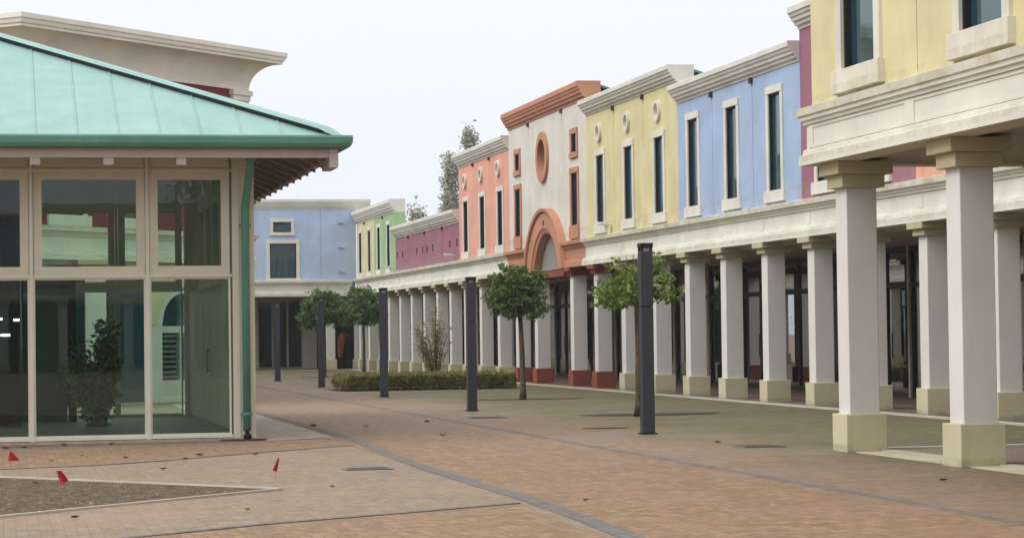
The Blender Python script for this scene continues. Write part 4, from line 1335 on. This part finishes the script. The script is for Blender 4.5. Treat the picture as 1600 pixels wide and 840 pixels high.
flag(2.97, 27.2, .25, [(.02, .01), (.03, .01), (.00, -.15), (-.055, -.13)], 'narrow red marker flag on the paving right of the soil bed tip', lean=(.02, 0))
# drain grate
T = thing('drain_grate', (4.29, 29.1, 0), 'rectangular dark slotted drain grate in the paving left of the grey band', 'drain')
m = MB().box(4.0, 4.58, 28.9, 28.93, .003, .016).box(4.0, 4.58, 29.27, 29.3, .003, .016).box(4.0, 4.03, 28.93, 29.27, .003, .016).box(4.55, 4.58, 28.93, 29.27, .003, .016)
m.build('frame', M['steel'], T)
m = MB()
for k in range(11): m.box(4.045 + k * .046, 4.07 + k * .046, 28.93, 29.27, .006, .014)
m.build('grating', M['frame_dark'], T)
m = MB(); m.face([(4.03, 28.93, .0055), (4.55, 28.93, .0055), (4.55, 29.27, .0055), (4.03, 29.27, .0055)]); m.build('pit', M['black'], T)
def cover(x0, x1, y0, y1, label):
    T = thing('manhole_cover', ((x0 + x1) / 2, (y0 + y1) / 2, 0), label, 'manhole cover')
    MB().box(x0, x1, y0, y1, .009, .018).build('rim', M['steel'], T)
    m = MB().box(x0 + .05, x1 - .05, y0 + .05, y1 - .05, .0185, .022)
    m.build('lid', M['rust'], T)
cover(9.93, 10.53, 32.0, 32.6, 'dark rectangular manhole cover on the paving left of the near columns')
cover(8.75, 9.45, 45.6, 46.2, 'grey rectangular manhole cover in the paving left of the nearest post')
# fallen leaves
spots = [(.62, 32.56, 'dark', .055), (2.34, 32.23, 'red', .05), (2.6, 33.2, 'dead', .06), (3.35, 33.1, 'dead', .05), (.05, 36.6, 'red', .07), (.3, 36.8, 'dead', .06), (.9, 37.3, 'dead', .06), (1.6, 37.3, 'dead', .06),
         (1.6, 33.0, 'dead', .045), (1.9, 29.9, 'dead', .05), (1.05, 33.9, 'dead', .04), (.62, 22.1, 'dark', .045), (6.2, 42.2, 'dead', .08), (5.4, 43.2, 'dead', .08), (6.8, 37.9, 'dead', .08), (7.6, 44.0, 'dead', .07), (2.2, 22.5, 'dead', .03),
         (3.4, 25.6, 'dead', .035), (5.4, 22.5, 'dead', .04), (.35, 27.6, 'dead', .05), (9.6, 24.0, 'dead', .05), (10.0, 33.5, 'dead', .07)]
LL = {0: 'dark crumpled leaf lying on the paving left of the red marker flag by the bed', }
for k, (x, y, c, s) in enumerate(spots):
    m = MB(); s *= .75
    a0 = random.uniform(0, 6.28)
    pts = []
    for j in range(9):
        t = 2 * math.pi * j / 9
        rr = s * (1 + .35 * math.cos(2 * t) + .15 * random.uniform(-1, 1))
        pts.append((x + rr * math.cos(t + a0), y + rr * math.sin(t + a0), .022 + .03 * abs(math.sin(t)) * s / .06))
    i = len(m.v)
    m.v += [(x, y, .016)] + pts
    m.f += [(i, i + 1 + j, i + 1 + (j + 1) % 9) for j in range(9)]
    mt = {'dark': M['black'], 'red': M['leaf_red'], 'dead': M['leaf_dead']}[c]
    lab = {'dark': 'blackish crumpled fallen leaf on the paving', 'red': 'red dry fallen leaf on the paving near the pavilion', 'dead': 'small brown dry fallen leaf lying on the paving'}[c]
    tag(m.build('fallen_leaf', mt, None, origin=(x, y, .016)), lab, 'leaf', {'dark': 'blackish fallen leaves', 'red': 'red fallen leaves', 'dead': 'brown fallen leaves'}[c])

# every flat sheet on the ground gets a skirt down to the soil, so that no gap shows under its edge
for o in list(C.objects):
    if o.get('kind') == 'structure' and o.type == 'MESH' and o.name != 'ground':
        zs = [v.co.z for v in o.data.vertices]
        if max(zs) - min(zs) < 1e-6 and max(zs) > 0:
            bm = bmesh.new(); bm.from_mesh(o.data)
            ed = [q for q in bm.edges if q.is_boundary]
            ex = bmesh.ops.extrude_edge_only(bm, edges=ed)
            for v in ex['geom']:
                if isinstance(v, bmesh.types.BMVert): v.co.z = 0.0005
            bm.to_mesh(o.data); bm.free()
